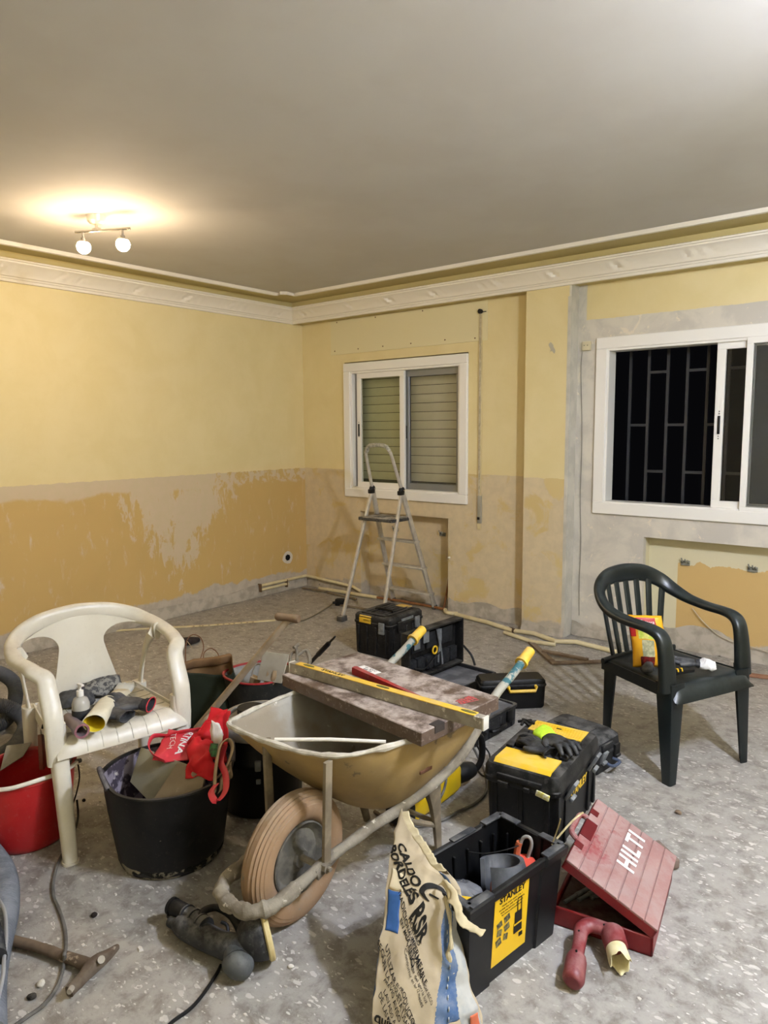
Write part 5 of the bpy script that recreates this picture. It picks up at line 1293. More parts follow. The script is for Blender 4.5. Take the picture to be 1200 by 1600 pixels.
# --- green paper bag with brown lining
t = thing('paper_bag', 'dark green paper carrier bag with brown inside and cord handles', 'bag', (1.95, -2.66, 0)); BG = Vector((1.95, -2.66, 0))
M_gpap = mat('dark green paper', '#1B2214', '#20281A', 6, .75, bump=.3, bscale=12); M_bpap = mat('brown kraft paper', '#8A6A45', '#7B5E3E', 10, .85)
def gb(u, v):
    a = 2*PI*u; q = 5; c, s_ = math.cos(a), math.sin(a); x = math.copysign(abs(c)**(2/q), c)*.135; y = math.copysign(abs(s_)**(2/q), s_)*.075
    sl = 1 - .25*v; z = .29*v + (.02*math.sin(a*2) if v > .9 else 0)
    p = Vector((x*(1+.05*v), y*(1-.3*v), z)); p = R3((0, 0, .75)) @ p
    return p + Vector(noise.noise_vector(p*11))*.022
o = MB(); o.loft([[gb(i/56, k/20) for i in range(56)] for k in range(21)], cap=False); bb = obj('paper_body', o, M_gpap, t, 180)
bb.data.materials.append(M_bpap); sm = bb.modifiers.new('s', 'SOLIDIFY'); sm.thickness = .002; sm.material_offset = 1; sm.offset = -1
o = MB(); o.sheet(lambda u, v: Vector(gb(.5*u+.0, 1.0)).lerp(gb(.5*u+.03, .70), 0)+Vector((0, 0, .045*math.sin(PI*v)))+Vector((.01*v, -.012*v, 0)), 24, 4, .002); obj('kraft_flap', o, M_bpap, t, 180)
for ps in ([(1.772, -2.65, 0.27), (1.689, -2.583, 0.36), (1.668, -2.529, 0.39), (1.731, -2.521, 0.385), (1.776, -2.535, 0.34), (1.812, -2.589, 0.29)], [(1.877, -2.605, 0.28), (1.842, -2.584, 0.33), (1.84, -2.541, 0.35), (1.886, -2.535, 0.34), (1.931, -2.546, 0.31)]):
    o = MB(); o.tube([Vector(p)-BG for p in ps], .0028, n=6, smooth=6); obj('cord_handle', o, mat('twisted brown cord', '#6E4C36', rough=.9), t)
o = MB(); o.tube([(0.3293, -1.765, 0), (0.4918, -1.853, 0.02), (0.6677, -1.878, 0.02), (1.21, -2.209, 0.15)], .0022, n=6, smooth=5); tag(obj('twine', o, mat('pale cord', '#CBBF9E', rough=.8), None), 'thin pale cord running from the conduit to the paper bag', 'cord')

# --- mallet with a long handle
t = thing('long_mallet', 'long wooden-handled mallet leaning over the far tub, head up', 'mallet', (1.963, -2.741, 0)); Tq = Vector((1.963, -2.741, 0))
a, b = Vector((1.997, -2.753, 0.02)), Vector((2.566, -2.639, 0.655))
o = MB(); o.tube([a-Tq, a.lerp(b, .5)-Tq, b-Tq], [.022, .0195, .0185], n=12, flat=(1, .85)); obj('handle', o, mat('worn pale handle wood', '#BBAA92', '#A69379', 9, .7, spots=('#C3B39A', 20, .64), bump=.15), t)
h0, h1 = Vector((2.506, -2.666, 0.66)), Vector((2.622, -2.633, 0.66)); o = MB(); o.tube([h0-Tq, h0.lerp(h1, .12)-Tq, h0.lerp(h1, .5)-Tq, h0.lerp(h1, .88)-Tq, h1-Tq], [.013, .020, .017, .021, .017], n=16, smooth=4); obj('head', o, mat('brown mallet head', '#7A6248', '#6B553D', 9, .6, dust=('#A79A84', .3)), t)

# ================================================================ ON THE IVORY CHAIR
SZ = .432
def glove(name, label, loc, rz, m, mc, scale=1.0, cf=.40, curl=.3, cufflen=.06, cuffr=.040, spread=.10, flip=1, rot=None):
    """limp work glove: palm, four fingers, thumb and an open cuff; fingers point +x"""
    t = thing(name, label, 'glove', loc, rz)
    if rot: t.rotation_euler = rot
    S = scale; o = MB()
    o.tube([Vector((-.045, 0, .018))*S, Vector((-.01, 0, .020))*S, Vector((.03, 0, .020))*S, Vector((.048, 0, .018))*S], [.032*S, .043*S, .045*S, .038*S], n=18, flat=(1, .40))
    L = (.062, .074, .070, .055)
    for k in range(4):
        y = (.030 - .0205*k)*flip; a = spread*(1.5-k)*flip; l = L[k]; c = curl*(1+.3*((k*7) % 3))
        p0 = Vector((.035, y, .020)); p1 = p0 + Vector((math.cos(a)*l*.45, math.sin(a)*l*.45, .010*c*3)); p2 = p1 + Vector((math.cos(a)*l*.35, math.sin(a)*l*.35, -.010*c*2)); p3 = p2 + Vector((math.cos(a)*l*.25, math.sin(a)*l*.25, -.018*c*2))
        o.tube([q*S for q in (p0, p1, p2, p3)], [.0115*S, .0112*S, .0105*S, .008*S], n=10, smooth=3)
    p0 = Vector((-.015, .030*flip, .018)); o.tube([q*S for q in (p0, p0+Vector((.022, .026*flip, .004)), p0+Vector((.050, .034*flip, .002)))], [.014*S, .0125*S, .009*S], n=10, smooth=3)
    h = obj('hand', o, m, t, 180); remesh(h, .0032*S, 4)
    o = MB(); pr = []
    for k in range(8):
        f = k/7; pr.append([(Vector((-.040-cufflen*f, (cuffr*(.92+.25*f))*math.cos(2*PI*i/28), .018+(cuffr*(.42+.50*f*cf))*math.sin(2*PI*i/28)+.002*math.sin(k*2+i)))*S) for i in range(28)])
    o.loft(pr, cap=False); c_ = obj('cuff', o, mc, t, 180); sm = c_.modifiers.new('s', 'SOLIDIFY'); sm.thickness = .0022; sm.offset = -1
    return t
M_gdark = mat('dark grey nitrile', '#26282C', '#34363A', 22, .6, dust=('#7D7B78', .45), bump=.15)
M_gknit = mat('grey knitted cloth', '#3A3C40', '#4B4D50', 60, .9, bump=.3, bscale=300)
M_gred = mat('dark knit', '#2B2A2D', rough=.9)
gl = glove('work_glove', 'dark grey work glove with a red-edged cuff, on the ivory chair seat', (2.458, -3.377, 0.436), math.radians(215), M_gdark, M_gred, 1.12, .35, .5, .03, .036, .16)
o = MB(); o.tube([(-.079, .045*math.cos(a), .020+.024*math.sin(a)) for a in [2*PI*i/20 for i in range(20)]], .0022, n=6, closed=True); obj('red_hem', o, M_redp, gl)
glove('work_glove', 'second dark glove lying half under the red-edged one on the ivory chair', (2.485, -3.465, 0.436), math.radians(195), M_gdark, M_gdark, .95, .3, .3, .03, .036, .10, -1)
# rubber gauntlet: white outside, yellow inside
t = thing('rubber_gauntlet', 'cream rubber gauntlet with its yellow-lined cuff open to the viewer', 'glove', (2.376, -3.423, 0.43)); Tq = Vector((2.376, -3.423, 0.43))
a, b, c = Vector((2.553, -3.579, 0.472)), Vector((2.397, -3.439, 0.466)), Vector((2.322, -3.336, 0.458))
ax_ = (a-b).normalized(); s_ = ax_.cross(Vector((0, 0, 1))).normalized(); u_ = s_.cross(ax_)
def ringat(p, rx, ry, n=30): return [p + s_*rx*math.cos(2*PI*i/n) + u_*ry*math.sin(2*PI*i/n) + Vector(noise.noise_vector(p*9+Vector((i*.21, 0, 0))))*.003 for i in range(n)]
o = MB(); o.loft([ringat(a+ax_*.002-Tq, .041, .034), ringat(a.lerp(b, .3)-Tq, .039, .030), ringat(b-Tq, .034, .025), ringat(b.lerp(c, .5)-Tq, .034, .020), ringat(c-Tq, .036, .016)], cap=False)
g_ = obj('cuff', o, mat('cream rubber', '#E5DFC8', '#DAD4BC', 14, .5), t, 180); g_.data.materials.append(mat('yellow glove lining', '#E3CC22', '#D8C01E', 12, .7)); sm = g_.modifiers.new('s', 'SOLIDIFY'); sm.thickness = .003; sm.offset = -1; sm.material_offset = 1
o = MB(); pz = c-Tq; o.tube([pz-ax_*0+Vector((0, 0, 0)), pz-ax_*.05, pz-ax_*.075], [.036, .040, .03], n=16, flat=(1, .42))
for k in range(4):
    q = pz-ax_*.06 + s_*(.026-.018*k); o.tube([q, q-ax_*.035+Vector((0, 0, .003)), q-ax_*.06-Vector((0, 0, .012))], [.011, .010, .008], n=10, smooth=3)
hh = obj('hand', o, mat('pale grey-blue rubber', '#B9BFBE', '#C9CAC2', 14, .5), t, 180); remesh(hh, .0035, 3)
# pump bottle
t = thing('pump_bottle', 'clear pump bottle with dark label on the ivory chair seat', 'bottle', (2.443, -3.568, 0.432))
o = MB(); o.lathe([(.001, 0), (.026, 0), (.030, .004), (.031, .06), (.031, .085), (.024, .103), (.011, .110), (.010, .118), (.001, .118)], n=32); obj('bottle_body', o, mat('clear grey bottle', '#D2CFC6', rough=.12, trans=.35), t, 50)
o = MB(); o.lathe([(.0315, .018), (.0322, .02), (.0322, .062), (.0315, .064)], n=32); obj('label', o, mat('dark bottle label', '#2A2B2E', '#1C1D20', 60, .5), t, 50)
o = MB(); o.lathe([(.001, .112), (.0125, .112), (.0125, .132), (.006, .134), (.0045, .152), (.001, .152)], n=20); o.box((.006, 0, .155), (.034, .013, .008), bev=.003); obj('pump', o, mat('white pump', '#E5E3DC', rough=.4), t, 40)
# hose cuff lying on the seat
a, b = Vector((2.396, -3.596, 0.456)), Vector((2.545, -3.621, 0.456)); t = thing('hose_cuff', 'short grey hose end piece at the left edge of the ivory chair seat', 'hose end', tuple(a))
o = MB(); d_ = b-a; x_ = d_.cross(Vector((0, 0, 1))).normalized(); z_ = x_.cross(d_.normalized())
def rg(f, r): return [d_*f + (x_*math.cos(2*PI*i/24)+z_*math.sin(2*PI*i/24))*r for i in range(24)]
o.loft([rg(0, .020), rg(.6, .021), rg(.75, .025), rg(1, .026), rg(1, .020), rg(.3, .016)]); obj('sleeve', o, mat('mauve-grey plastic', '#77696C', '#857678', 14, .5), t, 40)
o = MB(); o.loft([rg(1.01, .0265), rg(1.02, .0265), rg(1.02, .019), rg(1.01, .019)], wrap=True); obj('lip', o, mat('dusty rose lip', '#8D5F66', rough=.5), t, 40)
blob('grey_rag', 'grey rag heaped behind the bottle on the ivory chair', 'rag', (2.197, -3.465, 0.425), [(.05, .06, 0), (.08, .075, .012), (.07, .06, .035), (.03, .03, .048)], M_gknit, 2, .018, fr=18)
blob('patterned_cloth', 'crumpled grey patterned cloth behind the cream gauntlet on the ivory chair', 'cloth', (2.173, -3.342, 0.425), [(.05, .07, 0), (.065, .09, .012), (.055, .075, .04), (.02, .03, .055)], mat('speckled grey cloth', '#8B8A84', '#4A4B4C', 60, .9, lo=.45, hi=.55), 6, .018, fr=18)
o = MB(); o.tube([(2.374, -3.68, 0.44), (2.38, -3.678, 0.455), (2.378, -3.665, 0.455), (2.393, -3.666, 0.44)], .004, n=8, smooth=4); tag(obj('black_ring', o, M_black, None), 'small black ring hanging at the left edge of the ivory chair', 'ring')

# ================================================================ ON THE GREEN CHAIR
t = thing('food_packet', 'yellow and red printed food packet standing against the slats of the green chair', 'packet', (3.854, -1.656, 0.432))
Tq = Vector((3.854, -1.656, 0.432)); pk = [(3.781, -1.588, 0.435), (3.924, -1.698, 0.435), (3.964, -1.736, 0.7), (3.845, -1.705, 0.7)]
# stand it upright: world base line and lean
p0, p1 = Vector((3.800, -1.710, .435)), Vector((3.925, -1.630, .435)); upv = Vector((-.13, .02, .99)).normalized()
bw = (p1-p0); pn_ = bw.cross(upv).normalized()
def pkt(u, v, side=1):
    p = p0 + bw*(u) + upv*(.235*v)
    e = math.sin(PI*u)**.6 * (math.sin(PI*min(max(v, 0), 1))**.5) * .020
    q = p + pn_*e*side + Vector(noise.noise_vector(p*26))*.004*(1 if 0 < u < 1 else .3)
    return q + bw*(.04*math.sin(v*4))
TP = Vector((p0+p1)/2); t.location = tuple(TP)
o = MB(); n = 18
o.sheet(lambda u, v: pkt(u, v, 1)-TP, n, n); o.sheet(lambda u, v: pkt(1-u, v, -1)-TP, n, n); bmesh.ops.remove_doubles(o.bm, verts=o.bm.verts, dist=1e-4)
obj('pouch', o, mat('yellow foil print', '#E3A81E', '#D99B1A', 12, .35), t, 180)
def pprint(name, u0, u1, v0, v1, m, off=.0016):
    s1 = 1 if pn_.y < 0 else -1
    o = MB(); o.sheet(lambda u, v: pkt(u0+(u1-u0)*u, v0+(v1-v0)*v, s1)-TP+pn_*s1*off, 8, 8, 0); return obj(name, o, m, t, 180)
pprint('red_panel', .22, .78, .80, .96, mat('red packet print', '#A6191C', rough=.4)); pprint('red_side', .0, .14, .60, .97, MATS['red packet print'])
pprint('green_print', .20, .80, .56, .78, mat('green bean print', '#A8B83A', '#C9C36A', 70, .4)); pprint('grey_print', .28, .62, .22, .54, mat('grey food print', '#8E8F6E', '#BDB890', 60, .4)); pprint('dark_red_print', .22, .62, .04, .22, mat('dark red food print', '#7C1E1C', '#4F1A18', 60, .5))
s1 = 1 if pn_.y < 0 else -1
text('lettering', 'Gvtarra', .022, M_wht, t, None, fn=lambda x, y, z: pkt(.5+x/bw.length, .88+y/.235, s1)-TP+pn_*s1*(.0034+z), ext=.0002, shear=.3)
glove('work_glove', 'black work glove lying flat on the green chair seat', (3.983, -1.548, 0.436), math.radians(200), M_gdark, M_gdark, .9, .3, .25, .02, .034, .08)
t = thing('utility_knife', 'black and yellow utility knife on the front of the green chair seat', 'knife', (4.01, -1.68, 0.44), math.radians(60))
o = MB(); o.tube([(-.07, 0, .012), (-.02, .004, .014), (.05, 0, .012)], [.9, 1.1, .8], n=10, smooth=3, flat=(.016, .011), ex=4); obj('handle', o, M_boxc, t, 50)
for k in range(3): o = MB(); o.tube([(-.065+.022*k, -.014, .02), (-.055+.022*k, .0, .026), (-.06+.022*k, .014, .02)], .0035, n=6); obj('yellow_rib', o, M_yelc, t)
blob('tissue', 'crumpled white tissue on the green chair seat', 'tissue', (4.064, -1.526, 0.435), [(.02, .02, 0), (.042, .036, .006), (.03, .028, .028), (.01, .01, .045)], mat('white tissue', '#EDEBE6', rough=.9), 12, .014, fr=34)
blob('brown_scrap', 'small black scrap between the packet and the arm of the green chair', 'scrap', (3.868, -1.713, 0.433), [(.015, .02, 0), (.03, .03, .006), (.012, .015, .03)], M_gdark, 14, .012, fr=30)
# glove with lime cuff on the toolbox
glove('work_glove', 'black work glove with a lime green cuff, on the large toolbox', (3.77, -2.422, 0.316), math.radians(-28), mat('black nitrile', '#1A1B1D', '#242527', 22, .55, dust=('#6F6E6A', .3)), mat('lime knit', '#B9DC2E', '#A9CC2A', 60, .8), 1.0, .7, .35, .045, .038, .14, -1)
glove('work_glove', 'flattened black glove under the lime-cuffed one on the large toolbox', (3.742, -2.485, 0.306), math.radians(160), MATS['black nitrile'], MATS['black nitrile'], .9, .3, .15, .02, .034, .06)
# things on the dusty floor by the grey case
t = thing('drill_chuck', 'small black gear piece lying on top of the far end of the large toolbox', 'tool part', (3.574, -2.282, 0.305), .4)
o = MB(); 
for i in range(6): o.box((.02*math.cos(i), .02*math.sin(i), .006), (.03, .010, .010), rot=(0, .2, i*1.1), bev=.002)
obj('ribs', o, M_boxc, t, 30)

# ================================================================ SACK OF RENDER
M_sack = mat('beige sack paper', '#BBAC8F', '#AFA085', 5, .8, bump=.25, bscale=14)
M_sblue = mat('blue sack print', '#3A5B87', '#4B6688', 12, .75, dust=('#9FA3A6', .75))
M_swhite = mat('white sack gusset', '#B4B4AC', '#9DA0A0', 20, .7)
t = thing('render_sack', 'torn half-empty beige paper sack of render with black lettering and blue print', 'sack', (3.92, -3.47, 0)); SO = Vector((3.92, -3.47, 0))
LV = []
for p0, p1, p2, th in (((3.861, -3.585, 0), (3.999, -3.514, 0), (4.04, -3.404, 0), .11), ((3.84, -3.579, 0.05), (3.979, -3.507, 0.05), (4.029, -3.398, 0.05), .12), ((3.814, -3.534, 0.12), (3.959, -3.472, 0.12), (3.98, -3.383, 0.12), .11),
                       ((3.783, -3.472, 0.2), (3.922, -3.397, 0.2), (3.938, -3.354, 0.2), .085), ((3.749, -3.405, 0.28), (3.911, -3.357, 0.28), (3.935, -3.338, 0.28), .06), ((3.729, -3.362, 0.325), (3.892, -3.338, 0.305), (3.925, -3.336, 0.305), .045),
                       ((3.705, -3.315, 0.362), (3.884, -3.336, 0.315), (3.909, -3.33, 0.315), .03), ((3.692, -3.264, 0.4), (3.87, -3.333, 0.322), (3.894, -3.331, 0.324), .015)):
    p0, p1, p2 = Vector(p0), Vector(p1), Vector(p2); bk_ = Vector((-.35, .94, 0)).normalized()*th
    LV.append((p0, p1, p2, p2+bk_*.22, p0+bk_*.8))
def SK(s, v):
    """s: 0-1 front, 1-2 right gusset, 2-3 back of gusset, 3-4 back, 4-5 left side; v 0..1 up"""
    f = min(max(v, 0), 1)*(len(LV)-1); i = min(int(f), len(LV)-2); f -= i; f = f*f*(3-2*f)*.5+f*.5
    s = s % 5; k = int(s); g = s-k
    def pt(L):
        a, b = L[k], L[(k+1) % 5]; p = a.lerp(b, g); n = (b-a).cross(Vector((0, 0, 1)))
        if n.length > 1e-6: p = p + n.normalized()*(.016*math.sin(PI*g) if k == 0 else .004*math.sin(PI*g))
        return p
    p = pt(LV[i]).lerp(pt(LV[i+1]), f)
    w = noise.noise_vector(p*13)*.012 + noise.noise_vector(p*36+Vector((3, 3, 3)))*.0045
    return p + Vector(w)*(1 if k != 0 else .8)
def ssheet(name, s0, s1, v0, v1, m, nu=40, nv=60, th=.0016, off=0):
    def f(u, v):
        s = s0+(s1-s0)*u; q = v0+(v1-v0)*v; p = SK(s, q)
        if off:
            n = (SK(s+.02, q)-SK(s-.02, q)).cross(SK(s, min(q+.01, 1))-SK(s, max(q-.01, 0))).normalized(); p = p+n*off
        return p-SO
    o = MB(); o.sheet(f, nu, nv, th); return obj(name, o, m, t, 180)
ssheet('front_face', -.04, 1.02, 0, 1, M_sack, 60, 90)
ssheet('blue_gusset', 1.0, 1.62, .12, .97, M_sblue, 24, 60); ssheet('gusset', 1.6, 2.3, 0, .62, M_swhite, 24, 50); ssheet('gusset_top', 1.6, 2.3, .62, .97, M_sack, 20, 30); ssheet('gusset_foot', 1.0, 1.62, 0, .13, M_sack, 20, 14)
ssheet('back_face', 2.28, 4.3, 0, .93, M_sack, 40, 50); ssheet('side_face', 4.28, 4.97, 0, .99, M_sack, 16, 50); ssheet('blue_side', 4.6, 4.97, .08, .42, M_sblue, 10, 20, .0006, .0012)
def st(cx, cv, ang):
    """lettering map on the front face: centre (s, v), clockwise angle"""
    a = math.radians(ang)
    def f(x, y, z):
        rx, ry = x*math.cos(a)+y*math.sin(a), -x*math.sin(a)+y*math.cos(a)
        s, q = cx + rx/.175, cv + ry/.46
        s = max(s, -.9); q = min(max(q, .005), .995)
        p = SK(s, q); e = .02; ss = s
        n = (SK(ss+e, q)-SK(ss-e, q)).cross(SK(ss, min(q+.01, 1))-SK(ss, max(q-.01, 0))).normalized()
        return p + n*(.0016+z*.5) - SO
    return f
def sx(s_, size, cx, cv, ang, **k): text('lettering', s_, size, M_bprint, t, None, fn=st(cx, cv, ang), ext=.0003, **k)
sx('CALDO', .046, .36, .735, 50, bold=.0016, sx=.78)
sx('BORDELÉS RSR', .041, .36, .605, 50, bold=.0016, sx=.78)
sx('MORTERO\nTRADICIONAL IMPERMEABLE\nEN MASA FINO', .0125, .52, .430, 52, bold=.0002, sx=.9)
sx('CONSERVAR EN LUGAR SECO\ny proteger del agua y la luz\nConsumir en los 12 meses', .0090, .66, .315, 50, sx=1.0)
sx('UTILIZAR EL PRODUCTO\nSEGÚN LA ETIQUETA USANDO\nPREVIO AVISO', .0125, .36, .255, 42, bold=.0001)
sx('LAVADO A MANO\nDE LAS PROFUNDAS', .0120, .34, .165, 38)
sx('Contenido neto', .008, .62, .195, 30)
text('lettering', 'quisa', .036, M_bprint, t, None, fn=st(.24, .150, 8), ext=.0003, bold=.0008)
# curved black emblem
o = MB(); 
for r0, a0, a1, w in ((.027, .8, 5.2, .014),):
    n = 26; f = st(.80, .600, 50)
    for i in range(n):
        a, b = a0+(a1-a0)*i/n, a0+(a1-a0)*(i+1)/n; wa = w*math.sin(PI*(i+.3)/n)+.002; wb2 = w*math.sin(PI*(i+1.3)/n)+.002
        o.poly([f((r0+k*q)*math.cos(c), (r0+k*q)*math.sin(c)*1.2, .0006) for c, q in ((a, wa), (b, wb2)) for k in (-.5, .5)], [(0, 1, 3, 2)])
    o.poly([f(x, y, .0006) for x, y in ((-.004, -.010), (.018, .004), (.022, -.002), (.002, -.020))], [(0, 1, 2, 3)])
o.keep = True; obj('emblem', o, M_bprint, t, 0)
ssheet('blue_square', .06, .30, .42, .55, mat('deep blue print', '#27518A', '#2E5A92', 20, .7), 8, 8, .0004, .0010)
ssheet('pale_square', .06, .34, .555, .66, mat('pale beige print', '#D8CAA8', rough=.7), 8, 8, .0004, .0010)
o = MB()
f = lambda x, y, k: SK(1.28+x, y)
for k in range(14): 
    q = .16+.035*k; p = SK(1.34, q); n = (SK(1.36, q)-SK(1.32, q)).cross(SK(1.34, q+.01)-SK(1.34, q-.01)).normalized()
    o.box(p+n*.002-SO, (.008, .002, .007), rot=(0, 0, -1.0)); o.box(p+n*.0025+Vector((0, 0, .001))-SO, (.004, .002, .003), rot=(0, 0, -1.0))
obj('pale_lettering_column', o, mat('pale print', '#C4C4BA', rough=.7), t, 0)
# torn top edge and the paper flap
M_torn = mat('torn cream paper', '#C6B995', '#BBAC87', 14, .85, bump=.3)
o = MB(); pts = [SK(.02, .99), SK(.25, .995), SK(.5, .995), SK(.75, .99), SK(1.0, .985)]
def torn(u, v):
    s = .0+1.02*u; p = SK(s, .985); d = Vector((.10, .05, .0))*.2*v + Vector((0, 0, .012*v*noise.noise(Vector((u*14, 0, 3))) + .006*v)); return p + d + Vector(noise.noise_vector(p*50))*.004*v - SO
o.sheet(torn, 50, 5, .0016); obj('torn_lip', o, M_torn, t, 180)
A_ = [(3.887, -3.346, 0.318), (3.92, -3.353, 0.325), (3.955, -3.37, 0.31), (3.979, -3.385, 0.285), (4.006, -3.392, 0.275), (4.043, -3.385, 0.268)]
B_ = [(3.887, -3.358, 0.31), (3.918, -3.371, 0.305), (3.954, -3.395, 0.295), (3.976, -3.412, 0.28), (4.002, -3.412, 0.268), (4.044, -3.408, 0.258)]
ca, cb = catmull(A_, 8), catmull(B_, 8)
def flap(u, v):
    f_ = u*(len(ca)-1); i = min(int(f_), len(ca)-2); f_ -= i; p = ca[i].lerp(ca[i+1], f_).lerp(cb[i].lerp(cb[i+1], f_), v)
    return p + Vector((.6, -.6, .3))*.004*math.sin(PI*v) + Vector(noise.noise_vector(p*34))*.009 + Vector(noise.noise_vector(p*90))*.003 - SO
o = MB(); o.sheet(flap, 44, 8, .0016); obj('paper_flap', o, M_torn, t, 180)
o = MB(); o.tube([Vector(p)-SO for p in ((3.907, -3.354, 0.28), (3.953, -3.396, 0.2), (3.95, -3.408, 0.17), (3.969, -3.413, 0.13))], .0055, n=8, smooth=5, rf=lambda q: 1+.4*math.sin(q*19)); o.jitter(.004, 40); obj('gusset_seam', o, M_torn, t)
o = MB(); q = SK(1.95, .06); o.sheet(lambda u, v: SK(1.85+.25*u, .03+.09*v)-SO, 6, 6, .001); oo = obj('orange_mark', o, mat('orange print', '#C96A48', rough=.8), t, 180); oo.location = (.004, -.003, 0)

# ================================================================ SANDER
t = thing('drywall_sander', 'dusty black round-pad sander lying on its side in front of the wheelbarrow wheel', 'sander', (3.32, -3.63, 0)); SO2 = Vector((3.32, -3.63, 0))
M_sand = mat('dust-grey tool plastic', '#1C1D20', '#2A2B2E', 9, .55, dust=('#84827D', .6), bump=.1)
def S_(*a): return [Vector(p)-SO2 for p in a]
pc = Vector((3.424, -3.584, 0.078)); pn2 = (Vector((.50, .82, .16))).normalized()
ux = pn2.cross(Vector((0, 0, 1))).normalized(); uy = ux.cross(pn2)
def disc(prof, c, n=40):
    return [[c + pn2*z + (ux*math.cos(2*PI*i/n)+uy*math.sin(2*PI*i/n))*r - SO2 for i in range(n)] for r, z in prof]
o = MB(); o.loft(disc([(.001, .030), (.070, .030), (.076, .026), (.076, .016), (.070, .012), (.001, .012)], pc)); obj('sanding_pad', o, mat('cream pad foam', '#D6C592', '#C9B781', 20, .7), t, 50)
o = MB(); o.loft(disc([(.001, .012), (.066, .012), (.069, .006), (.066, -.012), (.058, -.030), (.044, -.048), (.030, -.058), (.001, -.060)], pc)); hd = obj('head_housing', o, M_sand, t, 50)
o = MB()
for k in range(7):
    a = 1.9+.16*k; d = ux*math.cos(a)+uy*math.sin(a); o.box(pc+pn2*(-.022)+d*.062-SO2, (.004, .026, .005), rot=(0, .6, k*.12+.8))
obj('vents', o, M_black, hd, 0)
o = MB(); o.tube(S_((3.426, -3.61, 0.06), (3.394, -3.636, 0.052), (3.337, -3.652, 0.048), (3.27, -3.662, 0.047), (3.204, -3.672, 0.046), (3.165, -3.676, 0.045)), [.040, .040, .035, .036, .034, .024], n=20, smooth=5, flat=(1, 1)); obj('motor_housing', o, M_sand, t)
kc = Vector((3.433, -3.669, 0.042)); o = MB(); o.sphere(kc-SO2, .040, 24, (1.1, .85, .9), (0, 0, .5)); o.jitter(.006, 22, 8); o.tube(S_((3.392, -3.644, 0.052), (3.419, -3.662, 0.046)), [.034, .036], n=16); obj('gear_knob', o, mat('paler dusty tool plastic', '#2E3130', '#44474A', 12, .6, dust=('#85857F', .45), spots=('#4C503F', 14, .62)), t)
o = MB(); o.tube(S_((3.271, -3.652, 0.07), (3.192, -3.645, 0.062), (3.15, -3.646, 0.06)), [.026, .024, .022], n=18, smooth=3); 
for f in (.2, .5, .8): p = Vector((3.271, -3.652, 0.07)).lerp(Vector((3.15, -3.646, 0.06)), f); q = p + (Vector((3.15, -3.646, 0.06))-Vector((3.271, -3.652, 0.07))).normalized()*.006; o.cyl(p-SO2, q-SO2, .0275)
obj('hose_port', o, M_sand, t)
o = MB(); o.tube(S_((3.16, -3.645, 0.06), (3.103, -3.65, 0.058)), [.0245, .0245], n=20); o.tube(S_((3.097, -3.651, 0.058), (3.108, -3.65, 0.058)), .0262, n=20); obj('dust_cuff', o, M_boxc, t, 40)
o = MB(); o.tube(S_((3.175, -3.67, 0.04), (3.138, -3.675, 0.034), (3.122, -3.678, 0.032)), [.020, .017, .013], n=14, smooth=2); obj('cable_sleeve', o, M_sand, t)
o = MB(); o.tube(S_((3.144, -3.675, 0.045), (3.108, -3.673, 0.04), (3.109, -3.664, 0.05)), .004, n=8, smooth=4); obj('strap', o, M_black, t)
o = MB(); o.tube(S_((3.244, -3.655, 0.075), (3.233, -3.632, 0.09), (3.249, -3.598, 0.09), (3.299, -3.586, 0.085), (3.348, -3.597, 0.08), (3.378, -3.608, 0.075)), [.011, .011, .010, .013, .014, .015], n=12, smooth=5); obj('loop_handle', o, M_boxc, t)
o = MB(); o.tube(S_((3.303, -3.624, 0.085), (3.32, -3.615, 0.075), (3.339, -3.628, 0.06)), .005, n=8, smooth=3); obj('trigger', o, M_black, t)
o = MB(); o.tube([(3.359, -3.671, 0.006), (3.375, -3.699, 0.005), (3.402, -3.758, 0.005), (3.418, -3.814, 0.005), (3.418, -3.878, 0.005), (3.438, -3.946, 0.005)], .0048, n=8, smooth=6); tag(obj('power_cable', o, M_black, None), 'black power cable running from the sander toward the lower edge', 'cable')

# ================================================================ FLOOR, LEFT: hammer, cables, hoses
t = thing('old_hammer', 'rust-brown long hammer lying on the floor at the lower left', 'hammer', (2.925, -3.951, 0)); Tq = Vector((2.925, -3.951, 0))
M_oldw = mat('dirty old handle wood', '#6B5A48', '#574838', 14, .85, spots=('#8F7F6B', 20, .62), bump=.3)
M_rusty = mat('dusty rusty iron', '#6F6355', '#5B4C3E', 20, .85, metal=.2, spots=('#9A8F80', 22, .6), bump=.4)
o = MB(); o.tube(L_((2.798, -4.009, 0.02), (2.904, -3.968, 0.02), (3.006, -3.935, 0.02), (3.088, -3.912, 0.022)), [.0165, .0155, .0165, .019], n=12, smooth=5, flat=(1, .85)); o.jitter(.002, 30); obj('handle', o, M_oldw, t)
o = MB(); o.tube(L_((3.089, -3.827, 0.026), (3.095, -3.858, 0.026), (3.1, -3.888, 0.028), (3.108, -3.919, 0.028), (3.119, -3.951, 0.024), (3.134, -3.995, 0.02)), [.008, .014, .020, .022, .016, .016], n=14, smooth=4, flat=(.8, 1), ex=3); o.jitter(.0025, 34); obj('head', o, M_rusty, t)
o = MB(); o.tube(L_((3.142, -3.99, 0.034), (3.152, -4.003, 0.035)), [.008, .007], n=10); o.cyl(Vector((3.117, -3.893, 0.04))-Tq, Vector((3.13, -3.899, 0.052))-Tq, .010, n=10); obj('wedge', o, mat('bright worn iron', '#A39C90', rough=.6, metal=.3), t)
M_gcable = mat('dusty grey cable', '#6B6862', '#57544E', 20, .8)
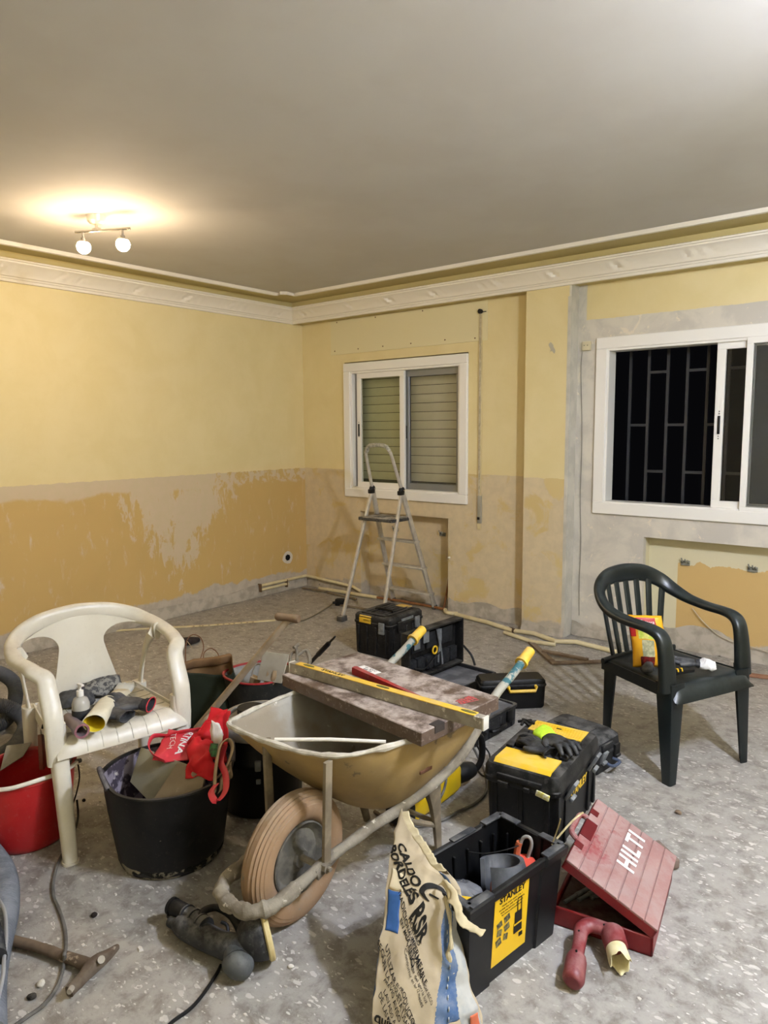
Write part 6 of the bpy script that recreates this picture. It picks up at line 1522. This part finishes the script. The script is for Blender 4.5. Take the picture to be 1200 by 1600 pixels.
o = MB(); o.tube([(2.388, -3.594, 0.007), (2.448, -3.649, 0.006), (2.518, -3.717, 0.006), (2.61, -3.781, 0.006), (2.692, -3.821, 0.006), (2.767, -3.841, 0.006), (2.866, -3.872, 0.006), (2.946, -3.909, 0.008), (3.016, -3.946, 0.042), (3.013, -3.948, 0.01), (3.072, -3.996, 0.006), (3.107, -4.051, 0.006), (3.112, -4.099, 0.006), (3.118, -4.149, 0.006)], .0052, n=8, smooth=6); tag(obj('grey_cable', o, M_gcable, None), 'grey cable winding down from the ivory chair leg over the hammer handle', 'cable')
o = MB(); o.tube([(2.248, -3.508, 0.05), (2.297, -3.531, 0.01), (2.388, -3.594, 0.007)], .004, n=6, smooth=3); tag(obj('dark_cable_end', o, M_black, None), 'dark cable end behind the foot of the ivory chair leg', 'cable')
def hose(name, lab_, pts, r, m, smooth=14, ringp=.009, amp=.10, grp=None):
    P = catmull(pts, smooth); L = [0]
    for a, b in zip(P[:-1], P[1:]): L.append(L[-1]+(b-a).length)
    tot = L[-1]; n = int(tot/(ringp/4)); Q = []; j = 0
    for i in range(n+1):
        s = tot*i/n
        while j < len(L)-2 and L[j+1] < s: j += 1
        Q.append(P[j].lerp(P[j+1], (s-L[j])/max(L[j+1]-L[j], 1e-9)))
    rr = [r*(1+amp*math.cos(2*PI*i/4)) for i in range(len(Q))]
    o = MB(); o.tube(Q, rr, n=18); return tag(obj(name, o, m, None, 80), lab_, 'hose', grp)
M_hose = mat('dusty grey hose', '#4B4C4E', '#5A5B5D', 16, .65, dust=('#8B8983', .6)); M_hose2 = mat('blue-grey dusty hose', '#5B6068', '#6A6F76', 10, .7, dust=('#9A9CA0', .5))
hose('vacuum_hose', 'dark corrugated hose loop standing at the left picture edge by the ivory chair', [(0.5266, -3.292, 0.05), (0.6392, -3.26, 0.16), (0.8639, -3.229, 0.2), (1.009, -3.204, 0.16), (1.095, -3.246, 0.08), (1.179, -3.339, 0.035), (1.189, -3.45, 0.035)], .034, M_hose)
hose('vacuum_hose', 'lower curved hose on the floor at the left edge, running toward the red bucket', [(1.223, -3.518, 0.1), (1.208, -3.391, 0.14), (1.236, -3.306, 0.1), (1.323, -3.291, 0.05), (1.462, -3.379, 0.036), (1.556, -3.478, 0.036), (1.603, -3.639, 0.036)], .036, M_hose)
hose('vacuum_hose', 'thick blue-grey hose entering the frame at the lower left corner', [(2.059, -3.859, 0.035), (2.25, -3.866, 0.035), (2.491, -3.897, 0.04), (2.689, -3.972, 0.045), (2.847, -4.062, 0.05), (2.982, -4.134, 0.05), (3.149, -4.204, 0.05)], .042, M_hose2, ringp=.012, amp=.06)
hose('hose_cuff_end', 'short ribbed black hose cuff at the lower left corner beside the hammer handle', [(2.789, -4.06, 0.1), (2.883, -4.084, 0.1), (2.964, -4.11, 0.1)], .030, M_sand, ringp=.012, amp=.1)
o = MB(); o.tube([(2.657, -3.989, 0.1), (2.772, -4.003, 0.1), (2.89, -4.046, 0.1), (2.986, -4.093, 0.1), (3.053, -4.125, 0.1), (3.133, -4.177, 0.09)], .005, n=8, smooth=6); tag(obj('pale_cable', o, mat('pale grey cable', '#9A9B9C', rough=.6), None), 'pale grey cable draped over the thick hose at the lower left corner', 'cable')

# ================================================================ YELLOW MACHINE UNDER THE BARROW
t = thing('yellow_power_tool', 'yellow boxy power tool with black end on the floor under the wheelbarrow', 'power tool', (3.305, -2.60, 0), math.radians(2)); 
M_ymach = mat('yellow machine plastic', '#D0AE10', '#C4A30E', 8, .4, dust=('#BFAE6A', .25))
o = MB(); rings = []
for y, w, h, zc in ((-.17, .10, .085, .055), (-.15, .115, .10, .060), (-.05, .12, .105, .062), (-.02, .105, .095, .058), (.0, .125, .12, .068), (.14, .125, .12, .068), (.165, .115, .11, .066), (.17, .09, .09, .066)):
    rings.append([(x, y, zc+z) for x, z in [(a, b) for a, b in rrect2(w, h, .022)]])
o.loft(rings); bd_ = obj('housing', o, M_ymach, t, 40)
o = MB()
for k in range(6): o.box((-.02, .02+.014*k, .129), (.07, .004, .003))
obj('vent_slots', o, mat('dark yellow slot', '#8A7410', rough=.6), bd_, 0)
o = MB(); rings = [[(x, y, .052+z) for x, z in rrect2(w, h, .02)] for y, w, h in ((-.165, .112, .095), (-.175, .118, .10), (-.20, .116, .098), (-.21, .09, .08))]; o.loft(rings); obj('end_cap', o, M_boxc, t, 40)
o = MB(); o.box((.035, -.07, .112), (.03, .03, .012), rot=(0, .2, 0), bev=.004); obj('red_switch', o, mat('red switch', '#A3261C', rough=.5), t, 40)
o = MB(); o.tube([(.03, .15, .10), (.05, .20, .17), (.06, .25, .21), (.075, .30, .19), (.075, .31, .10), (.06, .29, .05)], [.010, .013, .015, .015, .014, .012], n=12, smooth=5); obj('rear_handle', o, M_boxc, t)
o = MB(); o.tube([(.03, .17, .06), (.04, .22, .06), (.05, .27, .055)], [.035, .040, .030], n=18, smooth=4); obj('rear_body', o, M_boxc, t)
o = MB(); o.tube([(3.277, -2.216, 0.1), (3.299, -2.198, 0.04), (3.349, -2.23, 0.008), (3.441, -2.367, 0.007), (3.458, -2.484, 0.007), (3.438, -2.58, 0.007), (3.425, -2.672, 0.007), (3.381, -2.757, 0.007), (3.321, -2.799, 0.007)], .0058, n=8, smooth=6); tag(obj('tool_cable', o, M_gcable, None), 'grey cable looping on the floor right of the yellow power tool', 'cable')
o = MB(); o.tube([(3.359, -2.559, 0.16), (3.394, -2.596, 0.14), (3.4, -2.623, 0.1), (3.395, -2.655, 0.06), (3.386, -2.65, 0.02)], .005, n=8, smooth=5); tag(obj('short_cable', o, M_gcable, None), 'short grey cable hanging across the yellow power tool', 'cable')
o = MB(); o.tube([(3.224, -2.187, 0.12), (3.27, -2.167, 0.08), (3.287, -2.155, 0.02), (3.305, -2.224, 0.007), (3.371, -2.261, 0.007), (3.3, -2.104, 0.02), (3.264, -2.129, 0.08)], .004, n=8, smooth=6); tag(obj('coiled_cable', o, M_black, None), 'black coiled cable between the yellow power tool and the large toolbox', 'cable')
# bars and dark bits under the barrow
o = MB(); o.cyl((3.182, -2.784, 0.008), (3.295, -2.805, 0.008), .007, n=10); tag(obj('iron_bar', o, M_rusty, None), 'thin dark iron bar on the floor under the front of the wheelbarrow', 'bar')

# ================================================================ PIPES AND RUBBLE ALONG THE WALLS
M_pipe = mat('cream painted pipe', '#DCCFA6', '#D3C497', 10, .5, dust=('#B9AD92', .3)); M_rustp = mat('rust-brown pipe', '#7A4C26', '#8F5E33', 24, .8)
def pipe(name, lab_, pts, r, m, sm=0, cat='pipe', grp=None):
    o = MB(); o.tube(pts, r, n=12, smooth=sm); return tag(obj(name, o, m, None), lab_, cat, grp)
pipe('cream_pipe', 'upper cream pipe running round the room corner above the floor', [(.03, -.62, .105), (.03, -.05, .105), (.06, -.03, .10), (.62, -.03, .075), (.72, -.03, .04)], .014, M_pipe)
pipe('cream_pipe', 'lower cream pipe stub on the left wall under the other pipe', [(.03, -.62, .068), (.03, -.28, .068)], .014, M_pipe)
for y, z in ((-.30, .075), (-.62, .085)):
    o = MB(); o.box((.022, y, z), (.045, .014, .075), bev=.004); tag(obj('pipe_clip', o, mat('brown clip', '#6B5338', rough=.8), None), 'brown clip holding the cream pipes on the left wall, ' + ('near the corner' if y > -.5 else 'at their cut end'), 'clip')
pipe('cream_pipe', 'cream pipe on the floor between the corner and the ladder', [(.25, -.09, .018), (.45, -.075, .018), (.70, -.07, .02), (.93, -.05, .020)], .016, M_pipe)
pipe('rusty_pipe', 'rust-brown pipe along the wall foot behind the ladder', [(.93, -.05, .020), (1.2, -.03, .022), (1.5, -.03, .022), (1.66, -.04, .022)], .011, M_rustp)
pipe('rusty_pipe', 'thin upright rusty pipe in the small niche right of the ladder', [(1.60, .02, .02), (1.612, .06, .20), (1.625, .09, .40)], .009, M_rustp)
o = MB(); o.tube([(1.585, .1, .43), (1.625, .085, .42), (1.67, -.01, .455)], [.012, .016, .010], n=10, smooth=3); o.jitter(.006, 40); tag(obj('mortar_lump', o, MATS['pale filler'], None), 'pale mortar lump with a stub at the top of the rusty upright pipe', 'mortar')
pipe('cream_pipe', 'short bent cream pipe right of the ladder at the wall foot', [(1.66, -.05, .022), (1.70, -.10, .02), (1.76, -.11, .02), (1.80, -.08, .02)], .016, M_pipe, 5)
pipe('cream_pipe', 'long cream pipe on the floor along the pillar and under the big window', [(1.8, -0.108, 0.018), (2.115, -0.1562, 0.018), (2.384, -0.2386, 0.018), (2.553, -0.2129, 0.018), (2.757, -0.2936, 0.018), (2.877, -0.2205, 0.018), (3.169, -0.2675, 0.018), (3.341, -0.2706, 0.018)], .0165, M_pipe)
pipe('cream_pipe', 'second cream pipe lying against the pillar foot', [(2.364, -0.3173, 0.018), (2.637, -0.4056, 0.018), (2.79, -0.3625, 0.018)], .014, M_pipe)
o = MB(); o.cyl((2.352, -0.2201, 0.018), (2.407, -0.242, 0.018), .0185, n=12); tag(obj('pipe_sleeve', o, mat('brown sleeve', '#5C4A33', rough=.8), None), 'dark sleeve joint on the long cream pipe near the pillar', 'pipe joint')
# flat conduit and grey cable on the floor
o = MB(); o.tube([(-0.5413, -2.773, 0.006), (-0.1586, -2.252, 0.006), (0.0999, -1.902, 0.006), (0.4556, -1.493, 0.006), (0.7388, -1.088, 0.006)], 1, n=8, flat=(.012, .006), side=[(0, 1, 0)]*5, ex=4); tag(obj('floor_conduit', o, M_pipe, None), 'thin cream conduit lying straight across the floor behind the ivory chair', 'conduit')
o = MB()
random.seed(2)
for k in range(11):
    q = Vector((0.3883, -1.622, 0.013)).lerp(Vector((0.6609, -1.251, 0.013)), k/10+random.uniform(-.03, .03)); o.box(q, (.02, .014, .0015), rot=(0, 0, -.6))
o2 = obj('conduit_print', o, mat('grey conduit print', '#9A8F76', rough=.8), bpy.data.objects['floor_conduit'], 0)
o = MB(); o.tube([(0.8968, -1.085, 0.006), (0.9167, -0.9514, 0.006), (0.8845, -0.804, 0.006), (0.7935, -0.559, 0.006), (0.7388, -0.389, 0.02)], .0055, n=8, smooth=5); tag(obj('grey_cable', o, mat('olive grey cable', '#7C735C', rough=.7), None), 'grey cable on the floor leading to the small black box by the ladder foot', 'cable')
t = thing('cable_box', 'small black cable box on the floor just left of the ladder foot', 'box', (0.8079, -0.407, 0), .4); o = MB(); o.box((0, 0, .03), (.075, .06, .06), bev=.01); obj('body', o, M_boxc, t, 40)
o = MB(); o.cyl((-.03, -.02, .03), (-.055, -.03, .025), .012, n=10); obj('plug', o, M_black, t)
for i, (a, b, lab_) in enumerate((((.10, -.16, .01), (.40, -.13, .012), 'thin dark lath on the floor near the room corner'), ((.42, -.15, .01), (.80, -.18, .012), 'second thin lath in line with the first near the corner'), ((.80, -.42, .01), (1.12, -.40, .012), 'dusty grey strip on the floor behind the ladder foot'), ((1.15, -.52, .01), (1.45, -.33, .012), 'dusty strip under the ladder between its legs'))):
    a, b = Vector(a), Vector(b); c = (a+b)/2; d = b-a; o = MB(); o.box((0, 0, 0), (d.length, .022, .014), rot=(0, 0, math.atan2(d.y, d.x)), bev=.003); o.jitter(.003, 12, i); tag(obj('wood_lath', o, mat('dirty lath wood', '#6D6150', '#87795F', 16, .85), None, 40, loc=tuple(c)), lab_, 'lath')
# mitred wood trim pieces by the green chair
M_trimw = mat('dark door trim wood', '#6A5644', '#7C6852', 18, .7, dust=('#A29682', .5))
t = thing('wood_trim_frame', 'L-shaped dark wooden trim lying on the floor left of the green chair', 'wood trim', (2.937, -0.6946, 0)); Tq = Vector((2.937, -0.6946, 0))
for a, b in (((2.614, -0.3901, 0.01), (2.953, -0.7195, 0.01)), ((2.938, -0.7155, 0.01), (3.235, -0.4367, 0.01)), ((2.789, -0.5524, 0.02), (3.1, -0.5466, 0.02))):
    o = MB(); o.tube([Vector(a)-Tq, Vector(b)-Tq], 1, n=8, flat=(.020, .008), side=[Vector((0, 0, 1)).cross(Vector(b)-Vector(a))]*2, ex=6); obj('trim_strip', o, M_trimw, t, 40)
o = MB(); a, b = Vector((3.766, -0.2478, 0.012)), Vector((4.12, -0.1597, 0.012)); c = (a+b)/2; o.tube([a-c, b-c], 1, n=8, flat=(.018, .010), side=[Vector((0, 0, 1)).cross(b-a)]*2, ex=6); tag(obj('wood_batten', o, mat('reddish batten', '#8A5E46', '#9C7256', 14, .7), None, 40, loc=tuple(c)), 'reddish wooden batten on the floor behind the right side of the green chair', 'batten')
o = MB(); o.tube([(3.55, -.012, .30), (3.62, -.010, .22), (3.75, -.012, .13), (3.95, -.015, .10), (4.1, -.012, .07)], .003, n=6, smooth=4); tag(obj('thin_wire', o, mat('pale wire', '#BFB49A', rough=.7), None, loc=(0, .11, 0)), 'thin pale wire curving over the bare mortar in the big niche', 'wire')
# slipper on the floor
t = thing('slipper', 'dark slipper with a red lining on the floor behind the paper bag', 'slipper', (0.6711, -1.87, 0)); Tq = Vector((0.6711, -1.87, 0)); o = MB()
o.tube(L_((0.7097, -2.002, 0.03), (0.7251, -1.95, 0.034), (0.7269, -1.877, 0.026), (0.7219, -1.808, 0.018)), [.028, .036, .034, .020], n=16, smooth=5, flat=(1, .8)); obj('upper', o, mat('dark slipper fabric', '#26201F', '#332B29', 20, .8), t)
o = MB(); o.tube(L_((0.714, -2.015, 0.034), (0.7281, -1.994, 0.036)), [.026, .027], n=16); obj('red_lining', o, mat('dull red lining', '#8C3A34', rough=.8), t)
# chips of plaster and stones near the front
random.seed(21)
chips = [(147, 1430, .012, 'small dark pebble on the floor between hammer and sander', '#2B2420'), (50, 1558, .014, 'dark chip of rubble beside the grey cable at lower left', '#3A3630'), (64, 1537, .012, 'pale chip of plaster by the lower left cable', '#CFC9BC'), (131, 1250, .008, 'tiny black bit on the floor right of the ivory chair leg', '#1C1A18'), (455, 1510, .010, 'white sliver of plaster right of the sander pad', '#DDD8CC'), (1065, 1275, .014, 'small brown chip on the floor right of the drill case', '#7C6A55')]
for x_, (px, py, r, lab_, colr) in enumerate(chips):
    P_ = ((2.88, -3.785, 0.004), (3.055, -4.057, 0.004), (3.027, -4.02, 0.004), (2.187, -3.449, 0.004), (3.516, -3.549, 0.004), (4.116, -2.048, 0.004))[x_]
    o = MB(); bmesh.ops.create_icosphere(o.bm, subdivisions=2, radius=r, matrix=Matrix.Diagonal((1, .8, .6, 1))); o.jitter(r*.4, 60, x_)
    tag(obj('rubble_chip', o, mat('chip %s' % colr, colr, rough=.9), None, 0, loc=(P_[0], P_[1], r*.45)), lab_, 'rubble')
# loose flakes of plaster all over: too many to count
random.seed(9)
def flakes():
    o = MB()
    for i in range(900):
        x, y = random.uniform(.3, 5.2), random.uniform(-4.7, -.3)
        s = random.uniform(.003, .010)*(1 if random.random() < .9 else 1.8); a = random.uniform(0, 6.3); h = s*random.uniform(.15, .4)
        n = random.choice((4, 5)); ring = [(x+s*random.uniform(.6, 1.2)*math.cos(a+2*PI*k/n), y+s*random.uniform(.4, .9)*math.sin(a+2*PI*k/n)) for k in range(n)]
        o.loft([[(p[0], p[1], .0) for p in ring], [(x+(p[0]-x)*.8, y+(p[1]-y)*.8, h) for p in ring]])
    return o
fo = obj('plaster_crumbs', flakes(), mat('plaster crumb', '#CFCABF', '#A9A398', 3, .9), None, 0); tag(fo, 'small crumbs and flakes of plaster scattered over the whole floor', 'rubble', kind='stuff')
